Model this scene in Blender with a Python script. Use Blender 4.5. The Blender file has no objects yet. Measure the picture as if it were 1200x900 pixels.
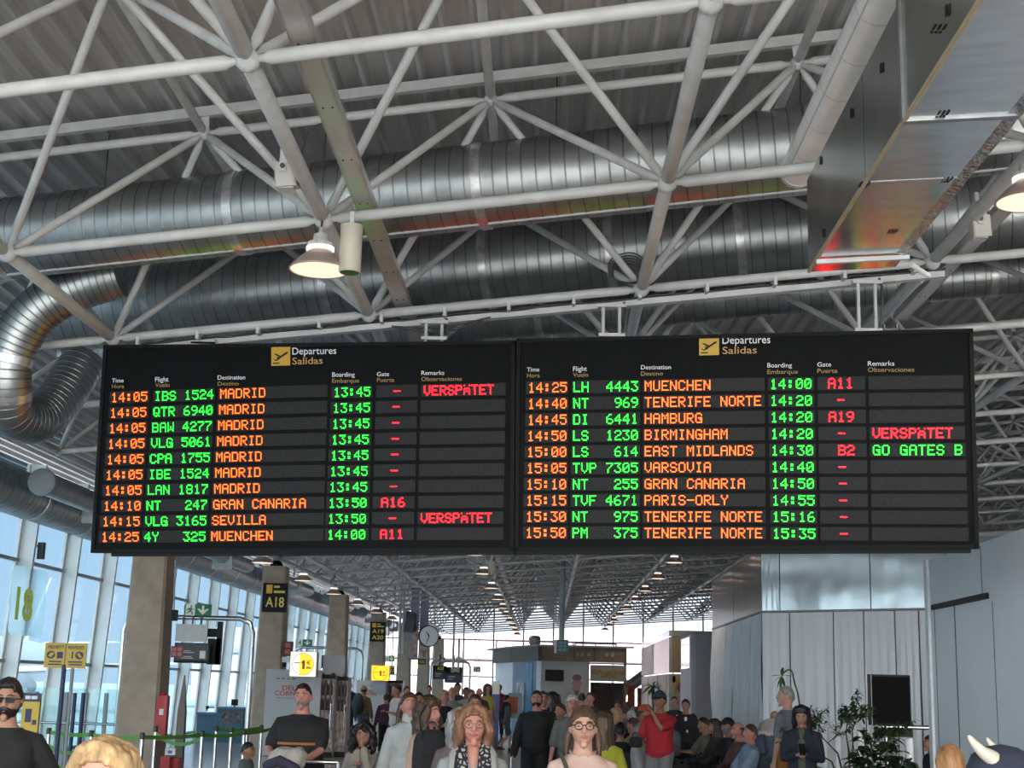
import bpy, bmesh, math, random
from mathutils import Vector, Matrix, noise
C = bpy.context.scene.collection
SC = bpy.context.scene
V = Vector
rnd = random.Random(7)

# ------------------------------------------------------------------ camera
FPX, PITCH, ROLL, YAW, CZ = 1665.4, .2096, -.025, -.0287, 1.75
fwd = V((math.sin(YAW)*math.cos(PITCH), math.cos(YAW)*math.cos(PITCH), math.sin(PITCH)))
_r = V((math.cos(YAW), -math.sin(YAW), 0)); _u = _r.cross(fwd)
rt = _r*math.cos(ROLL) - _u*math.sin(ROLL); up = rt.cross(fwd)
cam = bpy.data.cameras.new('camera'); camo = bpy.data.objects.new('camera', cam); C.objects.link(camo)
camo.matrix_world = Matrix(((rt.x, up.x, -fwd.x, 0), (rt.y, up.y, -fwd.y, 0), (rt.z, up.z, -fwd.z, CZ), (0, 0, 0, 1)))
cam.sensor_width = 36; cam.lens = FPX*36/1200; cam.clip_end = 2000
SC.camera = camo

# ------------------------------------------------------------------ world, light, exposure
SC.view_settings.view_transform = 'Standard'; SC.view_settings.look = 'None'
SC.view_settings.gamma = 1; SC.view_settings.use_curve_mapping = False
SC.view_settings.exposure = 1.2
w = bpy.data.worlds.new('sky'); SC.world = w; w.use_nodes = True
nt = w.node_tree; bg = nt.nodes['Background']; N = nt.nodes.new; LK = nt.links.new
tc = N('ShaderNodeTexCoord'); sx = N('ShaderNodeSeparateXYZ'); cr = N('ShaderNodeValToRGB')
LK(tc.outputs['Generated'], sx.inputs[0]); LK(sx.outputs['Z'], cr.inputs[0])
cr.color_ramp.elements[0].position = 0.0; cr.color_ramp.elements[0].color = (.74, .83, .90, 1)
cr.color_ramp.elements[1].position = .45; cr.color_ramp.elements[1].color = (.42, .64, .92, 1)
# bright lobe added to the sky behind the viewer to light the hall
dp = N('ShaderNodeVectorMath'); dp.operation = 'DOT_PRODUCT'; dp.inputs[1].default_value = (-.2, -.9, .32)
LK(tc.outputs['Generated'], dp.inputs[0])
mr = N('ShaderNodeMapRange'); mr.inputs['From Min'].default_value = .0; mr.inputs['From Max'].default_value = 1.; mr.inputs['To Max'].default_value = 3.2
LK(dp.outputs['Value'], mr.inputs['Value'])
mx = N('ShaderNodeMix'); mx.data_type = 'RGBA'; mx.blend_type = 'ADD'; mx.inputs[0].default_value = 1.
ml = N('ShaderNodeVectorMath'); ml.operation = 'SCALE'; ml.inputs[0].default_value = (1, .95, .87); LK(mr.outputs[0], ml.inputs['Scale'])
LK(cr.outputs[0], mx.inputs[6]); LK(ml.outputs[0], mx.inputs[7]); LK(mx.outputs[2], bg.inputs[0]); bg.inputs[1].default_value = 1.15
sun = bpy.data.lights.new('sun', 'SUN'); sun.energy = 7; sun.angle = .02; sun.color = (1, .95, .86)
suno = bpy.data.objects.new('sun', sun); C.objects.link(suno)
suno.rotation_euler = V((-.25, .80, -.50)).to_track_quat('-Z', 'Y').to_euler()

# ------------------------------------------------------------------ pixel helpers (1200x900 frame) used to survey the place
def ray(x, y): return fwd + rt*((x-600)/FPX) + up*((450-y)/FPX)
def at(x, y, Y):
    d = ray(x, y); return V((0, 0, CZ)) + d*(Y/d.y)
def atx(x, y, X):
    d = ray(x, y); return V((0, 0, CZ)) + d*(X/d.x)
def onpl(x, y, p0, n):
    d = ray(x, y); c = V((0, 0, CZ)); return c + d*((V(p0)-c).dot(n)/d.dot(n))
def pj(P):
    d = P - V((0, 0, CZ)); k = d.dot(fwd)
    return (600+FPX*d.dot(rt)/k, 450-FPX*d.dot(up)/k, k) if k > .1 else (-9e9, -9e9, k)

# ------------------------------------------------------------------ materials
MATS = {}
def mat(name, col, rough=.5, metal=0., var=.06, scale=8., bump=0., bscale=30., stretch=(1, 1, 1), spec=.5, coat=0.):
    if name in MATS: return MATS[name]
    m = bpy.data.materials.new(name); m.use_nodes = True; t = m.node_tree; b = t.nodes['Principled BSDF']
    b.inputs['Roughness'].default_value = rough; b.inputs['Metallic'].default_value = metal
    b.inputs['Specular IOR Level'].default_value = spec; b.inputs['Coat Weight'].default_value = coat
    co = t.nodes.new('ShaderNodeTexCoord'); mp = t.nodes.new('ShaderNodeMapping'); mp.inputs['Scale'].default_value = stretch
    t.links.new(co.outputs['Object'], mp.inputs[0])
    n = t.nodes.new('ShaderNodeTexNoise'); n.inputs['Scale'].default_value = scale; n.inputs['Detail'].default_value = 4
    t.links.new(mp.outputs[0], n.inputs['Vector'])
    r = t.nodes.new('ShaderNodeValToRGB')
    r.color_ramp.elements[0].position = .3; r.color_ramp.elements[1].position = .7
    r.color_ramp.elements[0].color = tuple(max(0, c*(1-var)) for c in col)+(1,)
    r.color_ramp.elements[1].color = tuple(min(1, c*(1+var)) for c in col)+(1,)
    t.links.new(n.outputs['Fac'], r.inputs[0]); t.links.new(r.outputs[0], b.inputs['Base Color'])
    if bump:
        n2 = t.nodes.new('ShaderNodeTexNoise'); n2.inputs['Scale'].default_value = bscale; n2.inputs['Detail'].default_value = 3
        t.links.new(mp.outputs[0], n2.inputs['Vector'])
        bp = t.nodes.new('ShaderNodeBump'); bp.inputs['Strength'].default_value = bump; bp.inputs['Distance'].default_value = .02
        t.links.new(n2.outputs['Fac'], bp.inputs['Height']); t.links.new(bp.outputs[0], b.inputs['Normal'])
    MATS[name] = m; return m
def emit(name, col, s=1.):
    if name in MATS: return MATS[name]
    m = bpy.data.materials.new(name); m.use_nodes = True; b = m.node_tree.nodes['Principled BSDF']
    b.inputs['Base Color'].default_value = (*[c*.5 for c in col], 1); b.inputs['Emission Color'].default_value = (*col, 1)
    b.inputs['Emission Strength'].default_value = s; b.inputs['Roughness'].default_value = .4
    MATS[name] = m; return m
def glass(name, tint, refl=.08, rough=.0):
    if name in MATS: return MATS[name]
    m = bpy.data.materials.new(name); m.use_nodes = True; t = m.node_tree; t.nodes.remove(t.nodes['Principled BSDF'])
    a = t.nodes.new('ShaderNodeBsdfTransparent'); a.inputs[0].default_value = (*tint, 1)
    g = t.nodes.new('ShaderNodeBsdfGlossy'); g.inputs['Roughness'].default_value = rough
    x = t.nodes.new('ShaderNodeMixShader'); x.inputs[0].default_value = refl
    t.links.new(a.outputs[0], x.inputs[1]); t.links.new(g.outputs[0], x.inputs[2])
    t.links.new(x.outputs[0], t.nodes['Material Output'].inputs[0]); MATS[name] = m; return m

# ------------------------------------------------------------------ mesh builder
class MB:
    def __init__(s): s.v = []; s.f = []
    def add(s, vs, fs):
        k = len(s.v); s.v += [V(p) for p in vs]; s.f += [tuple(i+k for i in f) for f in fs]; return s
    def hexa(s, p):  # 8 points: bottom 4 ccw, top 4
        return s.add(p, [(3, 2, 1, 0), (4, 5, 6, 7), (0, 1, 5, 4), (1, 2, 6, 5), (2, 3, 7, 6), (3, 0, 4, 7)])
    def box(s, c, d, ax=None):
        c = V(c); x, y, z = ax if ax else (V((1, 0, 0)), V((0, 1, 0)), V((0, 0, 1)))
        x = x*(d[0]/2); y = y*(d[1]/2); z = z*(d[2]/2)
        return s.hexa([c-x-y-z, c+x-y-z, c+x+y-z, c-x+y-z, c-x-y+z, c+x-y+z, c+x+y+z, c-x+y+z])
    def bevbox(s, c, d, r, ax=None, seg=3):   # box with rounded vertical edges (axis z)
        c = V(c); x, y, z = ax if ax else (V((1, 0, 0)), V((0, 1, 0)), V((0, 0, 1)))
        pts = []
        for (sx_, sy_, a0) in ((1, 1, 0), (-1, 1, 90), (-1, -1, 180), (1, -1, 270)):
            for k in range(seg+1):
                a = math.radians(a0+90*k/seg)
                pts.append((sx_*(d[0]/2-r)+r*math.cos(a), sy_*(d[1]/2-r)+r*math.sin(a)))
        n = len(pts); vs = [c+x*p+y*q-z*(d[2]/2) for p, q in pts]+[c+x*p+y*q+z*(d[2]/2) for p, q in pts]
        return s.add(vs, [tuple(range(n-1, -1, -1)), tuple(range(n, 2*n))]+[(i, (i+1) % n, n+(i+1) % n, n+i) for i in range(n)])
    def loft(s, rings, cap=True):
        n = len(rings[0]); vs = [p for r in rings for p in r]; fs = []
        for k in range(len(rings)-1):
            for i in range(n): fs.append((k*n+i, k*n+(i+1) % n, (k+1)*n+(i+1) % n, (k+1)*n+i))
        if cap: fs += [tuple(range(n-1, -1, -1)), tuple((len(rings)-1)*n+i for i in range(n))]
        return s.add(vs, fs)
    def tube(s, pts, r, n=10, cap=True, flat=1.):
        pts = [V(p) for p in pts]
        if not isinstance(r, (list, tuple)): r = [r]*len(pts)
        rings = []; ref = None
        for i, p in enumerate(pts):
            t = (pts[min(i+1, len(pts)-1)]-pts[max(i-1, 0)]).normalized()
            if ref is None:
                ref = V((0, 0, 1)) if abs(t.z) < .9 else V((0, 1, 0))
            a = (ref-t*ref.dot(t)).normalized(); b = t.cross(a); ref = a
            rings.append([p+(a*math.cos(6.28318*k/n)+b*math.sin(6.28318*k/n)*flat)*r[i] for k in range(n)])
        return s.loft(rings, cap)
    def capsule(s, pts, r, n=10):   # rounded ends
        pts = [V(p) for p in pts]
        if not isinstance(r, (list, tuple)): r = [r]*len(pts)
        t0 = (pts[0]-pts[1]).normalized(); t1 = (pts[-1]-pts[-2]).normalized()
        P = [pts[0]+t0*r[0]*.98, pts[0]+t0*r[0]*.7]+pts+[pts[-1]+t1*r[-1]*.7, pts[-1]+t1*r[-1]*.98]
        R = [r[0]*.2, r[0]*.72]+list(r)+[r[-1]*.72, r[-1]*.2]
        return s.tube(P, R, n)
    def lathe(s, prof, c, n=24, ax=None):
        c = V(c); x, y, z = ax if ax else (V((1, 0, 0)), V((0, 1, 0)), V((0, 0, 1)))
        return s.loft([[c+z*h+(x*math.cos(6.28318*k/n)+y*math.sin(6.28318*k/n))*max(r, 1e-4) for k in range(n)] for r, h in prof])
    def ball(s, c, r, n=12, m=8, sc=(1, 1, 1), ax=None):
        c = V(c); x, y, z = ax if ax else (V((1, 0, 0)), V((0, 1, 0)), V((0, 0, 1)))
        rings = []
        for j in range(m+1):
            a = math.pi*(j/m-.5); a = max(-1.56, min(1.56, a))
            rings.append([c+x*(r*sc[0]*math.cos(a)*math.cos(6.28318*k/n))+y*(r*sc[1]*math.cos(a)*math.sin(6.28318*k/n))+z*(r*sc[2]*math.sin(a)) for k in range(n)])
        return s.loft(rings)
    def quad(s, a, b, c, d): return s.add([a, b, c, d], [(0, 1, 2, 3)])
    def slab(s, a, b, c, d, off):  # quad a..d extruded by vector off
        a, b, c, d = map(V, (a, b, c, d)); off = V(off)
        return s.hexa([a, b, c, d, a+off, b+off, c+off, d+off])

LOC = {}
def wloc(o): return LOC.get(o.name, V((0, 0, 0)))
def make(name, mb, m, parent=None, smooth=False, kind=None, label=None, origin=None):
    org = wloc(parent) if parent else (V(origin) if origin is not None else V((0, 0, 0)))
    me = bpy.data.meshes.new(name); me.from_pydata([p-org for p in mb.v], [], mb.f); me.validate()
    bm = bmesh.new(); bm.from_mesh(me); bmesh.ops.recalc_face_normals(bm, faces=bm.faces); bm.to_mesh(me); bm.free()
    if smooth:
        me.polygons.foreach_set('use_smooth', [True]*len(me.polygons))
        if smooth != 'all': me.set_sharp_from_angle(angle=math.radians(40))
    for q in (m if isinstance(m, list) else [m]): me.materials.append(q)
    o = bpy.data.objects.new(name, me); C.objects.link(o)
    if parent: o.parent = parent
    else: o.location = org
    LOC[o.name] = org
    if kind: o['kind'] = kind
    if label: o['label'] = label
    return o
def tag(o, label, cat, group=None):
    o['label'] = label; o['category'] = cat
    if group: o['group'] = group
    return o
def thing(name, label, cat, loc=(0, 0, 0), group=None):
    o = bpy.data.objects.new(name, None); C.objects.link(o); o.location = V(loc); LOC[o.name] = V(loc)
    o.empty_display_size = .1
    return tag(o, label, cat, group)
def struct(name, mb, m, smooth=False): return make(name, mb, m, None, smooth, 'structure')
def dup(root, loc, label=None, rotz=None):
    r = root.copy(); C.objects.link(r); r.location = V(loc); LOC[r.name] = V(loc)
    if label: r['label'] = label
    if rotz is not None: r.rotation_euler = (0, 0, rotz)
    for ch in list(root.children):
        c = ch.copy(); C.objects.link(c); c.parent = r
        for g in ch.children:
            d = g.copy(); C.objects.link(d); d.parent = c
    return r
_tc = {}
def text_mb(sx_, p0, p1, p2, depth=.004, mb=None, nrm=None, bold=0.):
    """lettering fitted to the frame p0 (bottom left), p1 (bottom right), p2 (top left)"""
    key = (sx_, bold)
    if key not in _tc:
        cu = bpy.data.curves.new('t', 'FONT'); cu.body = sx_; cu.offset = bold; cu.resolution_u = 3
        ob = bpy.data.objects.new('t', cu); C.objects.link(ob)
        dg = bpy.context.evaluated_depsgraph_get(); dg.update()
        me = bpy.data.meshes.new_from_object(ob.evaluated_get(dg))
        vs = [tuple(v.co) for v in me.vertices]; fs = [tuple(p.vertices) for p in me.polygons]
        bpy.data.objects.remove(ob); bpy.data.curves.remove(cu); bpy.data.meshes.remove(me); _tc[key] = (vs, fs)
    vs, fs = _tc[key]
    x0 = min(v[0] for v in vs); x1 = max(v[0] for v in vs); y1 = max(v[1] for v in vs); y0 = 0.
    if not any(ch in 'gjpqy' for ch in sx_): y0 = min(v[1] for v in vs)
    p0, p1, p2 = V(p0), V(p1), V(p2); n = nrm if nrm is not None else (p1-p0).cross(p2-p0).normalized()
    mb = mb or MB(); out = [p0+(p1-p0)*((v[0]-x0)/(x1-x0))+(p2-p0)*((v[1]-y0)/(y1-y0))+n*depth for v in vs]
    back = [p-n*depth*.9 for p in out]
    N = len(out); cnt = {}
    for f in fs:
        for i in range(len(f)):
            e = (f[i], f[(i+1) % len(f)]); cnt[tuple(sorted(e))] = cnt.get(tuple(sorted(e)), [])+[e]
    side = [(e[0][0], e[0][1], e[0][1]+N, e[0][0]+N) for e in cnt.values() if len(e) == 1]
    mb.add(out+back, list(fs)+side); return mb

# ------------------------------------------------------------------ material library
M_tube = mat('white_paint', (.52, .52, .51), .42, 0, .10, 6, .02)
M_tube_far = mat('white_paint_far', (.62, .60, .575), .5, 0, .12, 3)  # paler, warmer copy of the white paint for far bars and poles
M_deck = mat('steel_deck', (.50, .48, .47), .45, .25, .16, 2.5, stretch=(6, .3, 1))
M_floor = mat('floor_terrazzo', (.36, .345, .33), .16, 0, .10, 3, spec=.5)
M_white = mat('white_panel', (.76, .77, .79), .5, 0, .04, 1.2, .01, 60)
M_black = mat('black_plastic', (.010, .010, .011), .5, 0, .2, 20, spec=.2)
M_dark = mat('dark_grey', (.05, .05, .052), .45, 0, .15, 20)
M_grey = mat('grey_paint', (.30, .31, .32), .5, 0, .08, 10)
M_lgrey = mat('light_grey_paint', (.52, .52, .52), .5, 0, .08, 10)
M_chrome = mat('brushed_steel', (.62, .62, .62), .22, 1, .1, 30, .02, 80, (1, 1, 8))
M_conc = mat('concrete', (.41, .325, .25), .85, 0, .14, 3.5, .15, 25)
M_fin = mat('white_fin', (.82, .82, .79), .45, 0, .04, 3)
M_red = mat('red_paint', (.45, .025, .03), .4, 0, .1, 10)
M_yel = mat('yellow_sign', (.72, .42, .03), .45, 0, .05, 10)
M_green = mat('exit_green', (.01, .16, .07), .4, 0, .05, 10)
M_txtw = emit('white_text', (.75, .77, .80), .16)
M_txty = emit('amber_text', (.62, .36, .09), .12)
M_wht = mat('white_ink', (.75, .75, .74), .5, 0, .02)
M_tan = mat('tan_paint', (.36, .29, .19), .55, 0, .08, 6)
def galv(name, base, rough, var, stretch, bump=.0, bscale=12.):
    return mat(name, base, rough, 1., var, 5., bump, bscale, stretch)
M_galv = galv('galvanised_steel', (.37, .395, .40), .40, .16, (1, 1, 1), .10, 6)
M_seam = galv('duct_seam', (.24, .25, .255), .4, .2, (1, 1, 1))
M_foil = galv('foil_lining', (.74, .73, .73), .12, .10, (.6, 2.2, 1), .05, 6)
_b = M_foil.node_tree.nodes['Principled BSDF']; _b.inputs['Roughness'].default_value = .20; _b.inputs['Anisotropic'].default_value = .85   # rolled foil: blurs along the duct, not across
_cx = M_foil.node_tree.nodes.new('ShaderNodeCombineXYZ'); _cx.inputs[1].default_value = 1.0; M_foil.node_tree.links.new(_cx.outputs[0], _b.inputs['Tangent'])
M_alu = galv('foil_side', (.40, .42, .42), .26, .16, (1, .5, .6), .06, 5)

# ------------------------------------------------------------------ ground, floor
O0 = V((-1.7437, 10.2, 5.1615)); GC = V((2.5496, -.4008, .1841)); GA = V((0, 2.7972, 0)); GT = V((-.0722, 0, 1))*1.4097
SL = GC.z/GC.x
def bn(i, j): return O0 + GC*i + GA*j                       # bottom node of the space frame
def tn(i, j): return O0 + GC*(i+.5) + GA*(j+.5) + GT         # top node
JN = 28                                                     # last row of the roof
struct('ground', MB().slab((-400, -60, -.6), (300, -60, -.6), (300, 500, -.6), (-400, 500, -.6), (0, 0, -.5)), mat('apron', (.50, .51, .50), .8, 0, .12, .05))
struct('floor', MB().slab((-11.6, -9, 0), (26.5, -9, 0), (26.5, 92.5, 0), (-11.6, 92.5, 0), (0, 0, -.3)), M_floor)

# roof deck: trapezoidal sheet, ribs along the hall
mb = MB(); x = -12.4; prof = []
while x < 26.2:
    prof += [(x, .07), (x+.165, .07), (x+.19, 0), (x+.226, 0)]; x += .25
def dz(x): return O0.z + GT.z + SL*(x-O0.x) + .30
ys = [-9, 93]
mb.v = [V((px_, y, dz(px_)+h)) for y in ys for px_, h in prof]
n = len(prof); mb.f = [(i, i+1, n+i+1, n+i) for i in range(n-1)]
dk = struct('ceiling', mb, M_deck)
struct('trim_1', MB().box((7, 93.1, 9.2), (40, .15, .8)), M_grey)   # roof cover above the deck

# ------------------------------------------------------------------ space frame
frame = thing('roof_space_frame', 'white tubular steel space frame carrying the whole corrugated roof', 'roof truss')
bars = {'cross_chord': [], 'long_chord': [], 'top_cross_tube': [], 'top_long_tube': [], 'diagonal_bar': [], 'purlin': [], 'node_ball': []}
IR = range(-2, 11); JR = range(-5, JN+1)
for i in IR:
    for j in JR:
        b = bn(i, j)
        if i+1 in IR: bars['cross_chord'].append((b, bn(i+1, j), .043))
        if j+1 in JR: bars['long_chord'].append((b, bn(i, j+1), .054))
        bars['node_ball'].append((b, b, .075))
        if i+1 in IR and j+1 in JR:
            t = tn(i, j); bars['node_ball'].append((t, t, .06))
            for q in (bn(i, j), bn(i+1, j), bn(i, j+1), bn(i+1, j+1)): bars['diagonal_bar'].append((t, q, .034))
            if i+2 in IR: bars['top_cross_tube'].append((t, tn(i+1, j), .040))
            if j+2 in JR: bars['top_long_tube'].append((t, tn(i, j+1), .040))
            if i+2 in IR:
                o = V((0, 0, .20)); bars['purlin'].append((t+o, tn(i+1, j)+o, .045))
def bar_mb(mb, kind, a, b, r, near):
    if kind == 'node_ball': mb.ball(a, r, 10 if near else 6, 6 if near else 4)
    elif kind == 'purlin':
        d = (b-a); L = d.length; y = d/L; z = V((0, 0, 1)); z = (z-y*z.dot(y)).normalized(); x = y.cross(z)
        mb.box((a+b)/2, (.07, L, .09), (x, y, z))
        if near: mb.box(a+V((0, 0, -.1)), (.012, .07, .2), (x, y, z))
    elif near:
        d = (b-a).normalized(); mb.tube([a+d*.055, a+d*.10, a+d*.13, b-d*.13, b-d*.10, b-d*.055], [r*.55, r*.6, r, r, r*.6, r*.55], 12)
    else: mb.tube([a, b], r, 5, False)
def vis(a, b):
    best = 0
    for k in (0, .25, .5, .75, 1):
        X, Y, z = pj(a.lerp(b, k))
        if z > 3 and -60 < X < 1260 and -60 < Y < 770 and not (115 < X < 1143 and 402 < Y < 645 and z > 13.2):
            best += 1/z
    return best
for kind, L in bars.items():
    L.sort(key=lambda q: -vis(q[0], q[1]))
    rest = MB()
    for k, (a, b, r) in enumerate(L):
        if k < 100 and vis(a, b) > 0:
            m = MB(); bar_mb(m, kind, a, b, r, True); make(kind, m, M_tube, frame, True)
        else: bar_mb(rest, kind, a, b, r, False)
    make(kind, rest, M_tube_far, frame, 'all' if kind != 'purlin' else False, 'stuff')

# ------------------------------------------------------------------ side walls, glazing
WX = -11.0
def wx(z): return WX + .05*(z-1.75)
M_glassL = glass('facade_glass', (.49, .58, .64), .06)
Y0 = 11*FPX/633 - 2.797*9
nb = 0; y = Y0; finys = []
while y < 92: finys.append(y); y += 2.797
gl = MB(); gl.slab((wx(0), -8.8, 0), (wx(0), 92, 0), (wx(6.0), 92, 6.0), (wx(6.0), -8.8, 6.0), (-.02, 0, 0))
struct('window_1', gl, M_glassL)
fi = MB(); tr = MB(); sh = MB()
for y in finys:
    fi.hexa([(wx(0), y-.05, 0), (wx(0)+.36, y-.05, 0), (wx(0)+.36, y+.05, 0), (wx(0), y+.05, 0),
             (wx(6), y-.05, 6), (wx(6)+.36, y-.05, 6), (wx(6)+.36, y+.05, 6), (wx(6), y+.05, 6)])
    sh.hexa([(wx(0)+.005, y-.15, 0), (wx(0)+.06, y-.15, 0), (wx(0)+.06, y+.15, 0), (wx(0)+.005, y+.15, 0),
             (wx(6)+.005, y-.15, 6), (wx(6)+.06, y-.15, 6), (wx(6)+.06, y+.15, 6), (wx(6)+.005, y+.15, 6)])
for z in (.1, 2.0, 4.02):
    tr.slab((wx(z), -8.8, z-.03), (wx(z)+.09, -8.8, z-.03), (wx(z)+.09, 92, z-.03), (wx(z), 92, z-.03), (0, 0, .07))
struct('trim_2', fi, M_fin); struct('trim_3', sh, M_fin); struct('trim_4', tr, mat('transom', (.28, .32, .34), .4))
# far glazed end
ge = MB().slab((-11.5, 91.9, 0), (26.3, 91.9, 0), (26.3, 91.9, 7.6), (-11.5, 91.9, 7.6), (0, .02, 0))
struct('window_2', ge, glass('end_glass', (.90, .87, .88), .05))
te = MB()
for k in range(20): te.box((-11+k*1.9, 91.85, 3.6), (.10, .12, 7.2))
for z in (.1, 2.3, 3.3, 4.6): te.box((7.4, 91.85, z), (37.5, .1, .09))
struct('trim_5', te, mat('end_mullion', (.45, .46, .47), .5))
# outer wall on the right
struct('wall_right', MB().box((26.4, 42, 4.3), (.2, 102, 8.6)), M_lgrey)

# metal clad pavilion on the right
PA = V((4.4, 29.7, 0)); PB = V((8.6, 26.2, 0)); PC = V((4.4, 38.6, 0)); PT = 4.78; BZ = 3.38
M_mir = mat('mirror_sheet', (.66, .62, .59), .14, 1, .04, 3, .9, .35, (1, 1, 1.6))
M_sheet = mat('pale_metal_sheet', (.70, .695, .71), .42, .1, .05, 2, .25, .5, (2.2, 2.2, .25))
def sheet_wall(mb, a, b, z0, z1, amp, n, seed, zs=2):
    d = b-a; nr = V((d.y, -d.x, 0)).normalized(); r_ = random.Random(seed)
    rows = []
    for k in range(zs+1):
        z = z0+(z1-z0)*k/zs; row = []
        for i in range(n+1):
            t = i/n; off = amp*(math.sin(t*21+seed+.6*math.sin(k*.8))+.6*math.sin(t*47+k*.5+seed*2))*math.sin(math.pi*min(1, k/zs*.92+.08))
            row.append(a+d*t+nr*off+V((0, 0, z)))
        rows.append(row)
    k0 = len(mb.v); mb.v += [p for r in rows for p in r]; m = n+1
    for k in range(zs):
        for i in range(n): mb.f.append((k0+k*m+i, k0+k*m+i+1, k0+(k+1)*m+i+1, k0+(k+1)*m+i))
pav = thing('metal_clad_pavilion', 'tall pavilion clad in pale metal sheets with a mirror band on top', 'wall cladding', (4.4, 29.7, 0))
core = MB(); q = [PA+V((.12, .1, 0)), PB+V((.0, .25, 0)), V((13.4, 26.6, 0)), V((13.4, 38.6, 0)), PC+V((.12, 0, 0))]
core.loft([[p+V((0, 0, .02)) for p in q], [p+V((0, 0, PT)) for p in q]])
make('core', core, M_grey, pav)
def split(a, b, cuts): 
    ts = [0]+cuts+[1]; return [(a.lerp(b, ts[i]), a.lerp(b, ts[i+1])) for i in range(len(ts)-1)]
for k, (a, b) in enumerate(split(PA, PB, [.12, .30, .42, .54, .63, .86])):
    m = MB(); e = (b-a).normalized()*.012; sheet_wall(m, a+e, b-e, .03, BZ-.03, .008, 24, k, 8); make('lower_sheet', m, M_sheet, pav, 'all')
for k, (a, b) in enumerate(split(PC, PA, [.17, .33, .5, .66, .83])):
    m = MB(); e = (b-a).normalized()*.008; sheet_wall(m, a+e, b-e, .03, BZ-.03, .05, 24, k+9, 8); make('lower_sheet', m, M_sheet, pav, 'all')
for k, (a, b) in enumerate(split(PA, PB, [.08, .45, .82])):
    m = MB(); e = (b-a).normalized()*.01; sheet_wall(m, a+e, b-e, BZ+.02, PT-.1, .003, 12, k+3, 6); make('mirror_sheet', m, M_mir, pav, 'all')
for k, (a, b) in enumerate(split(PC, PA, [.5])):
    m = MB(); e = (b-a).normalized()*.01; sheet_wall(m, a+e, b-e, BZ+.02, PT-.1, .006, 12, k+5, 4); make('mirror_sheet', m, M_mir, pav, 'all')
m = MB()
for a, b in ((PC, PA), (PA, PB)):
    d = (b-a).normalized(); nr = V((d.y, -d.x, 0)); m.slab(a+nr*.02+V((0, 0, BZ-.02)), b+nr*.02+V((0, 0, BZ-.02)), b+nr*.02+V((0, 0, BZ+.02)), a+nr*.02+V((0, 0, BZ+.02)), -nr*.1)
make('ledge', m, M_grey, pav)

# white hoarding with a sliding door at the right
HX = 4.5; HY1 = atx(1084.5, 656, 4.5).y; HT = atx(1086, 657, 4.5).z
hb = MB()
hb.slab((HX, -2, 0), (HX, HY1-.15, 0), (HX, HY1-.15, HT), (HX, -2, HT), (.12, 0, 0))
hoard = struct('wall_partition', hb, M_white)
make('corner_post', MB().box((HX+.05, HY1-.07, HT/2), (.16, .14, HT)), mat('post_white', (.80, .82, .83), .5), hoard)
def hp(x, y, off=0.): 
    p = atx(x, y, HX); p.x -= off; return p
m = MB(); a, b = hp(1094, 712), hp(1159, 698); m.slab(a+V((0, 0, -.03)), b+V((0, 0, -.03)), b+V((0, 0, .03)), a+V((0, 0, .03)), (-.03, 0, 0)); make('door_track', m, M_black, hoard)
m = MB()
for (xa, ya, xb, yb) in ((1118.5, 708, 1126, 900), (1149, 640, 1152, 700), (1095, 712, 1098, 900), (1163, 705, 1168, 905)):
    a, b = hp(xa, ya), hp(xb, yb); b.y = a.y; wd = .012 if xa == 1118.5 else .004
    m.slab(a+V((0, -wd, 0)), a+V((0, wd, 0)), b+V((0, wd, 0)), b+V((0, -wd, 0)), (-.006, 0, 0))
make('panel_joint', m, mat('joint', (.10, .12, .14), .6), hoard)

# ------------------------------------------------------------------ round spiral ducts
def smooth_path(P, n=8):
    P = [V(p) for p in P]; out = []
    for i in range(len(P)-1):
        p0 = P[max(i-1, 0)]; p1 = P[i]; p2 = P[i+1]; p3 = P[min(i+2, len(P)-1)]
        for k in range(n):
            t = k/n; out.append(.5*((2*p1)+(p2-p0)*t+(2*p0-5*p1+4*p2-p3)*t*t+(3*p1-p0-3*p2+p3)*t**3))
    return out+[P[-1]]
def duct_parts(root, path, r, pitch=.125, n=40, joints=(), kind='pipe'):
    """one smooth pipe plus its spiral seam ridges and wider joint bands"""
    make(kind, MB().tube(path, r, n), M_galv, root, True)
    seg = [(path[i], path[i+1], (path[i+1]-path[i]).length) for i in range(len(path)-1)]
    tot = sum(s[2] for s in seg)
    def pt(d):
        for a, b, L in seg:
            if d <= L: return a+(b-a)*(d/L), (b-a).normalized()
            d -= L
        return seg[-1][1], (seg[-1][1]-seg[-1][0]).normalized()
    m = MB(); d = pitch/2
    while d < tot:
        p, t = pt(d); m.tube([p-t*.0075, p-t*.004, p+t*.004, p+t*.0075], [r*.999, r+.0035, r+.0035, r*.999], n, False); d += pitch
    make('spiral_seam', m, M_seam, root, 'all')
    for f in joints:
        p, t = pt(f*tot); make('joint_band', MB().tube([p-t*.045, p-t*.04, p+t*.04, p+t*.045], [r, r+.012, r+.012, r], n, False), mat('joint_band', (.55, .56, .57), .3, .8, .3, 12), root, True)
def lin(xa, ya, xb, yb, Y, sk=.157, n=24, ex=(0, 0)):
    """straight run parallel to the space frame's cross chords, surveyed at two image points"""
    n_ = V((sk, 1, 0)); p0 = V((0, Y, 5)); a = onpl(xa, ya, p0, n_); b = onpl(xb, yb, p0, n_)
    d = (b-a).normalized(); a = a-d*ex[0]; b = b+d*ex[1]
    return [a.lerp(b, k/n) for k in range(n+1)]
t = thing('air_duct', 'big spiral ventilation duct in front, just behind the lamp, running across the hall', 'duct', (0, 11.6, 5.5))
p1 = lin(60, 274, 900, 181, 11.75, ex=(1.2, 2.4)); duct_parts(t, p1, .375, joints=(.075, .30, .52, .80))
m = MB()
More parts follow.
